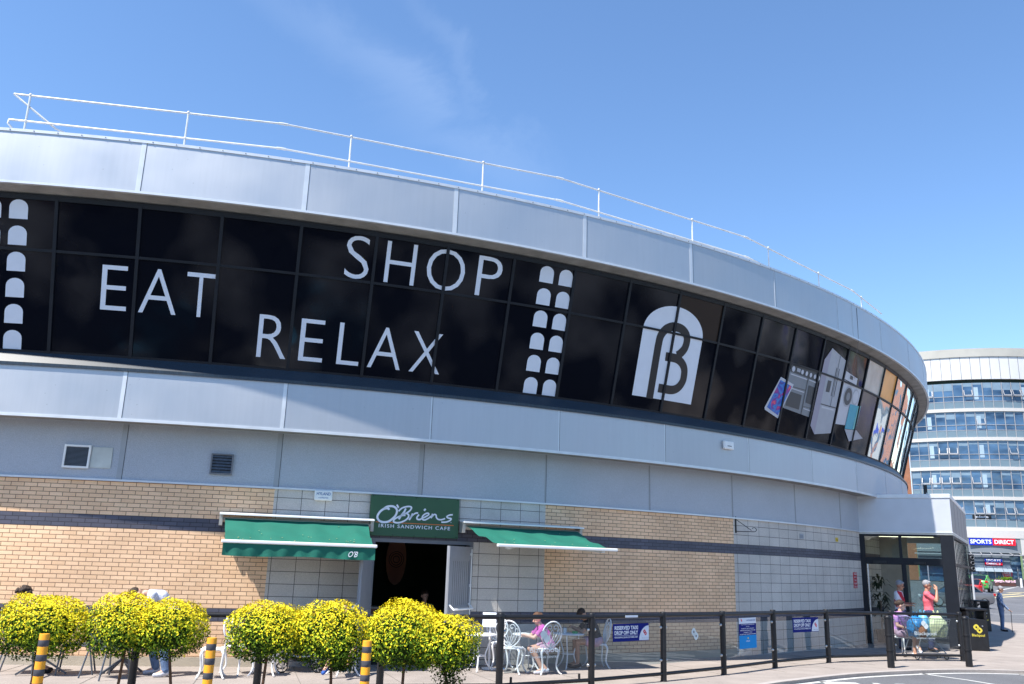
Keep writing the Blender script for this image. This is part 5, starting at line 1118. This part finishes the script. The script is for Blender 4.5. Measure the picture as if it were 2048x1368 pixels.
b=MB(); oar(b,OR-.6,OR+.25,31.0,32.15,OL,OE); b.build('parapet',M('office_parapet',(.40,.39,.35),.8,var=.1,vs=.6),OB,smooth=30)
b=MB()
for k in range(24):
    a=OL+.0545*k; b.bar(((OR+.13)*cos(a),(OR+.13)*sin(a),27.95-GZ),((OR+.13)*cos(a),(OR+.13)*sin(a),31-GZ),.05,.03)
b.build('cladding_ribs',GREYP,OB)
b=MB(); oa(b,OR-.3,32,0.1,32.2,OL,OE); b.add([(0.1*cos(OL),.1*sin(OL),0),((OR-.3)*cos(OL),(OR-.3)*sin(OL),0),((OR-.3)*cos(OL),(OR-.3)*sin(OL),31),(.1*cos(OL),.1*sin(OL),31)],[(0,1,2,3)]); b.build('roof',GREYP,OB)
def officeglass():
    m,nt,p=newmat('office_glass'); p.inputs['Roughness'].default_value=.04; p.inputs['Specular IOR Level'].default_value=.6; p.inputs['Metallic'].default_value=.1
    t=N(nt,'ShaderNodeTexCoord'); mp=N(nt,'ShaderNodeMapping'); mp.inputs['Scale'].default_value=(1,1,2.2); n=N(nt,'ShaderNodeTexNoise'); n.inputs['Scale'].default_value=.28; n.inputs['Detail'].default_value=3
    r=N(nt,'ShaderNodeValToRGB'); e=r.color_ramp.elements; e[0].position=.36; e[0].color=(.012,.035,.08,1); e[1].position=.66; e[1].color=(.08,.16,.27,1)
    nt.links.new(t.outputs['Object'],mp.inputs[0]); nt.links.new(mp.outputs[0],n.inputs[0]); nt.links.new(n.outputs[0],r.inputs[0]); nt.links.new(r.outputs[0],p.inputs['Base Color'])
    b=N(nt,'ShaderNodeBump'); b.inputs['Strength'].default_value=.5; b.inputs['Distance'].default_value=.15; n2=N(nt,'ShaderNodeTexNoise'); n2.inputs['Scale'].default_value=.5; nt.links.new(t.outputs['Object'],n2.inputs[0]); nt.links.new(n2.outputs[0],b.inputs['Height']); nt.links.new(b.outputs[0],p.inputs['Normal']); return m
OGL=officeglass(); OBLIND=M('office_blind',(.17,.25,.32),.5,var=.15,vs=.8); OFRM=M('office_frame',(.38,.38,.39),.5,.2,var=.05); OREV=M('office_bright_bay',(.32,.42,.5),.4,var=.1)
random.seed(11)
DW=.0545; floors=[23.95,20.05,16.15,12.25,8.35]; OVIS=range(0,16)
for f,z0 in enumerate(floors):
    b=MB(); oar(b,OR-.4,OR+.16,z0-.45,z0,OL,OE); b.build('floor_slab',OSLB,OB,smooth=30)
    b=MB(); oa(b,OR,z0,OR,z0+.95,OL,OE); b.build('spandrel_panel',OSPN,OB,smooth=30)
    b=MB(); oa(b,OR-.04,z0+.95,OR-.04,z0+3.5,OL+DW*16,OE); b.build('side_glazing',OGL,OB,smooth=30)
    for k in OVIS:
        a0=OL+DW*k; a1=a0+DW; zt=z0+3.47
        b=MB(); g_=OGL; q=(k%5==2)
        def face(u0,u1,z_0,z_1,mi,o=0):
            b.add([((OR+o)*cos(u0),(OR+o)*sin(u0),z_0-GZ),((OR+o)*cos(u1),(OR+o)*sin(u1),z_0-GZ),((OR+o)*cos(u1),(OR+o)*sin(u1),z_1-GZ),((OR+o)*cos(u0),(OR+o)*sin(u0),z_1-GZ)],[(0,1,2,3)],mi)
        face(a0,a1,z0+.95,zt,0,-.03); bl=random.choice([.25,.5,.7,.7,1.0]); face(a0+.003,a1-.003,zt-bl,zt,1,-.025)
        if q: face(a0+.006,a0+.03,z0+1.2,zt-.6,2,-.02)
        for z in(z0+.95,z0+1.65): b.bar((OR*cos(a0),OR*sin(a0),z-GZ),(OR*cos(a1),OR*sin(a1),z-GZ),.06,.06,3)
        b.bar(((OR+.03)*cos(a0),(OR+.03)*sin(a0),z0-GZ),((OR+.03)*cos(a0),(OR+.03)*sin(a0),zt-GZ),.045 if k%2 else .09,.08,3)
        wdo=b.build('window',[OGL,OBLIND,OREV,OFRM],OB)
        if random.random()<.33:
            b=MB(); m0=a0+.006; m1=a1-.006
            P0=lambda a,r,z:((OR+r)*cos(a),(OR+r)*sin(a),z-GZ)
            b.bar(P0(m0,.35,z0+1.72),P0(m1,.35,z0+1.72),.1,.12); b.bar(P0(m0,.0,z0+2.5),P0(m0,.35,z0+1.72),.06,.06); b.bar(P0(m1,.0,z0+2.5),P0(m1,.35,z0+1.72),.06,.06); b.build('open_sash',OFRM,wdo)
b=MB(); oa(b,OR-.35,7.5,OR-.35,31.8,OL,OE); b.build('inner_wall',DGR,OB)
# little name on the lowest office band
b=MB(); 
def onoff(a,z,r=.06): return lambda u,v:((OR+r)*cos(a+u/OR),(OR+r)*sin(a+u/OR),z+v-GZ)
poly(b,[(-1.1,0),(1.1,0),(1.1,.55),(-1.1,.55)],onoff(-1.9,9.35,.03),0); text(b,'endeomo',-.8,.15,.8,.45,onoff(-1.9,9.35,.06),1,off=.01); b.build('name_panel',[BLK,WLET],OB)
# white base ring and shop
b=MB(); oar(b,OR-.5,OR+.5,6.95,7.95,OL,OE); b.build('base_band',OSLB,OB,smooth=30)
b=MB(); oar(b,OR-.5,OR+.45,GZ-.3,6.95,-1.715,OE); b.build('base_wall',OSLB,OB,smooth=30)
SHF=M('shop_grey',(.18,.20,.22),.6,var=.06,vs=.5)
SP=thing('shopfront','grey shopfront with blue and red signs under the curved office building','shop',(OX,OY,GZ))
b=MB(); oar(b,OR-.3,OR+.42,5.1,6.95,OL,-1.716); b.build('fascia',SHF,SP,smooth=30)
b=MB(); oa(b,OR+.3,3.3,OR+.3,5.0,OL,-1.78); b.build('upper_panel',M('shop_blue_grey',(.12,.15,.19),.5,var=.06,vs=.5),SP,smooth=30)
b=MB(); oa(b,OR-.1,GZ,OR-.1,5.1,OL,-1.716); b.build('glazing',OGL,SP,smooth=30)
b=MB()
for k in range(5): oar(b,OR+.5+.25*k,OR+.62+.25*k,4.78,4.9,OL,-1.6)
b.build('canopy_louvres',OFRM,SP,smooth=30)
for k in range(7):
    a=-1.98+.05*k; b=MB(); b.bar(((OR+.4)*cos(a),(OR+.4)*sin(a),5.15-GZ),((OR+1.8)*cos(a),(OR+1.8)*sin(a),4.85-GZ),.06,.06); b.build('canopy_bracket',OFRM,SP)
b=MB()
for k in range(4):
    a0=-1.965+.046*k; P0=lambda a,r,z:((OR+r)*cos(a),(OR+r)*sin(a),z-GZ)
    b.add([P0(a0,.35,3.6),P0(a0+.044,.35,3.6),P0(a0+.044,1.3,2.75),P0(a0,1.3,2.75)],[(0,1,2,3)])
b.build('shop_awning',M('shop_awning_grey',(.20,.25,.29),.6,var=.05),SP)
for k in range(8):
    a=-2.02+.04*k; b=MB(); b.bar(((OR+.02)*cos(a),(OR+.02)*sin(a),0),((OR+.02)*cos(a),(OR+.02)*sin(a),3.4-GZ),.09,.09); b.build('shop_mullion',OFRM,SP)
b=MB(); poly(b,[(.62*cos(2*PI*q/20),.62*sin(2*PI*q/20)) for q in range(20)],onoff(-1.797,2.55,.0)); b.build('round_sticker',RSG,SP)
b=MB(); text(b,'SALE',-.36,.05,.36,.3,onoff(-1.797,2.45,.03),off=.02); text(b,'NOW ON',-.3,-.2,.3,-.02,onoff(-1.797,2.45,.03)); b.build('sticker_lettering',WLET,SP)
SPB=M('sign_blue_far',(.01,.03,.42),.6,var=0,spec=.2); SPR=M('sign_red_far',(.75,.01,.03),.6,var=0,spec=.2)
def sd_sign(lbl,aL,aR,z0,z1,stack):
    am=(aL+aR)/2; o=thing('shop_sign',lbl,'sign',(OX+(OR+.45)*cos(am),OY+(OR+.45)*sin(am),z0),am+PI/2,'blue and red shop signs'); w_=(aR-aL)*(OR+.45); h=z1-z0
    b=MB()
    if not stack:
        m_=-w_/2+w_*.51; plate(b,-w_/2,m_,-.12,0,0,h,0); plate(b,m_,w_/2,-.12,0,0,h,1); b.build('board',[SPB,SPR],o); b=MB(); text(b,'SPORTS',-w_/2+.12,h*.2,m_-.15,h*.82,fl(-.14),off=.03); text(b,'DIRECT',m_+.2,h*.2,w_/2-.2,h*.82,fl(-.14),off=.03)
    else:
        plate(b,-w_/2,w_/2,-.12,0,h/2,h,0); plate(b,-w_/2,w_/2,-.12,0,0,h/2,1); b.build('board',[SPB,SPR],o); b=MB(); text(b,'SPORTS',-w_*.42,h*.57,w_*.42,h*.93,fl(-.14),off=.03); text(b,'DIRECT',-w_*.42,h*.09,w_*.42,h*.43,fl(-.14),off=.03)
    b.build('lettering',WLET,o)
sd_sign('long blue and red shop sign on the grey fascia',-1.983,-1.745,6.03,6.88,False)
sd_sign('small stacked blue over red shop sign above the grey awning',-1.912,-1.823,3.52,4.33,True)
bw=thing('brick_building','orange brick building edge left of the glass office building','building',(51.4,124,GZ)); b=MB(); b.box((0,0,9),(10,6,18)); b.build('wall',REDB,bw); b=MB(); b.box((0,0,18.15),(9.8,6.4,.3)); b.build('coping',OSLB,bw)
b=MB()
for z in(4,8,12): 
    for x in(-3,0,3): b.box((x,-3.0,z),(1.4,.06,1.8))
b.build('windows',OGL,bw)
lw=thing('low_wall','dark low wall to the right of the flower trough','wall',(60.5,104,1.1)); b=MB(); b.box((0,0,.35),(7.5,.4,.9)); b.build('wall',M('dark_render',(.06,.06,.065),.8),lw)
bp=thing('white_post','short white post in front of the dark low wall','bollard',(58.1,100,1.0)); b=MB(); b.lathe([(.12,0),(.12,.95),(.08,1.0),(0,1.0)],n=12); b.build('shaft',WHITE,bp)
ft=thing('flower_trough','long trough of pale pink flowers before the shop windows','planter',(56.3,100,1.1)); b=MB(); b.box((0,0,.2),(2.1,.6,.4)); b.build('trough',M('trough_brown',(.10,.04,.03)),ft,bev=.05)
b=MB(); random.seed(9)
for k in range(260): b.ell((random.uniform(-1.05,1.05),random.uniform(-.35,.35),.42+random.random()*.22),.055,5)
b.build('flowers',M('flower_pink',(.8,.55,.6),.7,var=.3,vs=6),ft); b=MB()
for k in range(120): b.ell((random.gauss(.1,.3),random.gauss(0,.15),.55+random.random()*.45),.07,5)
b.build('foliage',LG,ft)
# ---- cars
CGL=M('car_glass',(.012,.02,.028),.05,.2,var=0,spec=.8); TYR=M('tyre',(.02,.02,.02),.85,var=.1); RIM=M('rim',(.45,.46,.47),.3,.8,var=.05); TAILR=M('tail_lamp',(.45,.01,.01),.2,var=0); HEADL=M('head_lamp',(.7,.7,.72),.15,.2,var=0)
def car(lbl,loc,rz,col,hatch=True,L_=4.1,W_=1.72,H_=1.47,group='cars on the road'):
    o=thing('car',lbl,'car',loc,rz,group); pm=M('car_paint_'+lbl.split()[0],col,.28,.35,var=.03,coat=.8)
    h=W_/2; bx=.50*L_   # front at -X... +x is rear
    # body side profile stations: x, zbottom, zbelt, halfwidth
    st=[(-bx,.42,.60,.66*h),(-bx+.12,.28,.72,.86*h),(-bx+.45,.20,.80,.97*h),(-1.05,.19,.90,h),(-.5,.19,.93,h),(.5,.19,.95,h),(1.15,.19,.99,h),(bx-.35,.22,1.0 if hatch else .98,.98*h),(bx-.08,.30,.95,.92*h),(bx,.42,.85,.80*h)]
    b=MB(); vs=[]
    for x,zb,zt,w_ in st:
        mid=(zb+zt)/2
        for y,z in((-w_*.8,zb),(-w_*.97,zb+.08),(-w_,mid),(-w_*.97,zt-.06),(-w_*.88,zt),(0,zt+.035),(w_*.88,zt),(w_*.97,zt-.06),(w_,mid),(w_*.97,zb+.08),(w_*.8,zb)): vs.append((x,y,z))
    n=11; fs=[(i*n+j,i*n+j+1,(i+1)*n+j+1,(i+1)*n+j) for i in range(len(st)-1) for j in range(n-1)]+[tuple(range(n))[::-1],tuple((len(st)-1)*n+j for j in range(n))]+[(i*n,(i+1)*n,(i+1)*n+n-1,i*n+n-1) for i in range(len(st)-1)]
    b.add(vs,fs)
    # roof and pillars
    re=bx-.25 if hatch else bx-.75; rt=bx-.62 if hatch else bx-1.35
    zb=.93; zr=H_; hw0=.88*h; hw1=.70*h
    fr=[(-.98,zb),(-.30,zr-.06),(.3,zr),(rt,zr-.05),(re,zb+.05)]
    b.add([(x,s*(hw1),z) for s in(-1,1) for x,z in fr[1:4]],[(0,1,4,3),(1,2,5,4)])
    for s in(-1,1):
        for (x0,z0),(x1,z1) in((fr[0],fr[1]),(fr[3],fr[4])): b.bar((x0,s*hw0,z0),(x1,s*hw1,z1),.07,.07)
        b.bar((.25,s*hw0,zb),(.28,s*hw1,zr-.02),.07,.05); b.bar(( -.30,s*hw1,zr-.06),(rt,s*hw1,zr-.05),.07,.05)
    bo=b.build('body',pm,o,smooth=35)
    def gl(pts,nm='window'):
        q=MB(); q.add(pts,[tuple(range(len(pts)))]); q.build(nm,CGL,o)
    for s in(-1,1): gl([(-.95,s*hw0*.99,zb),(re-.05,s*hw0*.99,zb+.04),(rt,s*hw1*1.0,zr-.07),(.3,s*hw1,zr-.03),(-.30,s*hw1,zr-.08)],'side_window')
    gl([(-1.0,-hw0*.95,zb+.01),(-1.0,hw0*.95,zb+.01),(-.30,hw1,zr-.06),(-.30,-hw1,zr-.06)],'windscreen'); gl([(re+.02,-hw0*.92,zb+.06),(re+.02,hw0*.92,zb+.06),(rt+.01,hw1,zr-.07),(rt+.01,-hw1,zr-.07)],'rear_window')
    for x in(-bx+.78,bx-.75):
        for s in(-1,1):
            c_=(x,s*(h-.10),.31); t=MB(); prof=[(.0,-.11),(.29,-.11),(.315,-.08),(.315,.08),(.29,.11),(.0,.11)]; m_=Matrix.Translation(c_)@Matrix.Rotation(PI/2,4,'X'); t.lathe(prof[1:5],n=24,M=m_); wo=t.build('wheel',TYR,o,smooth=40)
            t=MB()
            for k in range(5): a=2*PI*k/5; y=s*(h+.015); t.bar((x,y,.31),(x+.2*cos(a),y,.31+.2*sin(a)),.012,.06)
            t.lathe([(.20,.0),(.235,.012),(.235,.02),(.2,.02)],n=24,M=Matrix.Translation((x,s*(h+.0),.31))@Matrix.Rotation(PI/2*(1 if s<0 else -1),4,'X')); t.build('rim',RIM,wo)
    for s in(-1,1):
        t=MB(); t.box((bx-.03,s*h*.78,.86),(.16,.24,.18)); t.build('tail_lamp',TAILR,o,bev=.03); t=MB(); t.box((-bx+.12,s*h*.70,.66),(.2,.3,.12)); t.build('head_lamp',HEADL,o,bev=.03)
        t=MB(); t.ell((-.85,s*(h+.06),.98),(.06,.10,.07),8); t.build('mirror',pm,o)
    t=MB(); t.box((bx+.005,0,.62),(.02,.5,.11)); t.build('number_plate',M('plate_white_'+lbl.split()[0],(.6,.6,.55),.5,var=0),o)
    return o
car('green hatchback seen from behind on the far road',(43.1,80.6,gz(80.6)),rad(-124),(.10,.50,.10),L_=3.9,H_=1.46)
car('dark grey saloon beside the porch mullions',(31.0,61.3,0),rad(-6),(.16,.15,.16),False,4.5,1.8,1.46)
car('red car mostly hidden between the green and grey cars',(37.8,72.0,gz(72)),rad(-120),(.45,.03,.03),True,4.0,1.7,1.45)
# parked cars across the road behind the viewpoint, seen only in reflections
for x,y,rz,lb,cl in [(-15,-14,70,'black parked car',(.02,.02,.025)),(-10.5,-15,75,'blue parked car',(.03,.12,.3)),(-20,-12,65,'silver parked car',(.4,.4,.42)),(2,-17,88,'white parked car',(.6,.6,.6))]:
    car(lb+' across the road behind the camera, seen in reflections',(x,y,RZ),rad(rz),cl,True,4.2,1.8,1.6,'cars parked across the road')
tw=thing('brick_terrace','low brick terrace with slate roof across the road behind the camera','building',(-8,-42,RZ),rad(4)); b=MB(); b.box((0,0,3),(70,8,6)); b.build('wall',REDB,tw); b=MB(); b.add([(-35,4,6),(35,4,6),(35,0,9),(-35,0,9),(-35,-4,6),(35,-4,6)],[(0,1,2,3),(3,2,5,4),(0,3,4),(1,5,2)]); b.build('roof',GREYP,tw)
for k in range(12):
    b=MB(); b.box((-32+5.8*k,4.0,4.3),(1.6,.08,1.5)); b.build('window',OGL,tw)
# traffic light beyond the porch
tl=thing('traffic_light','dark traffic light head on a pale pole behind the porch corner','traffic light',(26.32,50,0)); b=MB(); b.tube([(0,0,0),(0,0,3.0)],.055,10); b.build('pole',M('pole_grey',(.45,.46,.48),.5),tl)
b=MB(); b.box((0,0,2.75),(.30,.22,.95)); b.build('head',BLK,tl,bev=.02)
for k in range(3): b=MB(); b.lathe([(.09,0),(.1,.12),(.085,.12),(.075,0)],n=12,M=Matrix.Translation((0,-.11,2.45+.3*k))@Matrix.Rotation(PI/2,4,'X')); b.build('hood',GREYP,tl)

# stand-in buildings added right of the frame to fill reflections in the end windows
rb=thing('brick_building','stand-in long orange brick building right of the office, added for the curved end windows to mirror','building',(104,92,GZ),rad(-52)); b=MB(); b.box((0,0,8),(46,10,16)); b.build('wall',REDB,rb)
for k in range(9):
    for z in(3.5,8,12.5): b=MB(); b.box((-20+5*k,-5.0,z),(1.8,.1,2.2)); b.build('window',OGL,rb)
rw=thing('stand_in_hall','stand-in long white retail hall right of the frame, added for the curved end windows to mirror','building',(88,52,0),rad(-70)); b=MB(); b.box((0,0,4.5),(50,14,9)); b.build('wall',OSLB,rw); b=MB(); b.box((0,0,9.3),(51,15,.6)); b.build('roof',GREYP,rw)
b=MB(); b.box((0,-7.05,2.2),(40,.1,3)); b.build('glazing',OGL,rw); b=MB(); b.box((0,-7.1,5.8),(48,.2,1.0)); b.build('blue_stripe',SPB,rw)
hl=MB(); n=64; random.seed(4); hs_=[30+14*sin(k*.7)+8*sin(k*1.9) for k in range(n)]
hl.add([(700*cos(2*PI*k/n),700*sin(2*PI*k/n)+60,-2) for k in range(n)]+[(760*cos(2*PI*k/n),760*sin(2*PI*k/n)+60,hs_[k]) for k in range(n)]+[(900*cos(2*PI*k/n),900*sin(2*PI*k/n)+60,hs_[k]*1.1) for k in range(n)],[(j*n+k,j*n+(k+1)%n,(j+1)*n+(k+1)%n,(j+1)*n+k) for j in range(2) for k in range(n)])
tag(hl.build('added_hills',M('hill_green',(.07,.11,.05),.95,var=.3,vs=.02),smooth=80),kind='structure')  # unseen ring of hills added to block bright horizon sky in reflections
import OpenImageIO as o, numpy as np
b=o.ImageBuf('/workdir/render_main.png').get_pixels()
for n,x0,y0,x1,y1 in [('fas L',190,320,210,340),('lowfas L',190,790,210,810),('fas mid',990,420,1010,440),('fas R',1390,530,1410,550),('lowfas sh',1190,850,1210,870),('recess',350,900,370,920),('brick lit',180,1110,220,1140),('brick sh',1280,1130,1320,1160),('stone R',1600,1160,1640,1190),('asph',1860,1350,1880,1365),('sky TL',90,50,110,70),('sky R',1990,600,2010,620),('stoneL',600,1150,640,1180),('film',500,460,560,500),('bush',240,1220,300,1250),('bushlow',240,1290,300,1310)]:
    print(n,(255*b[y0//2:y1//2,x0//2:x1//2,:3].mean((0,1))).round())
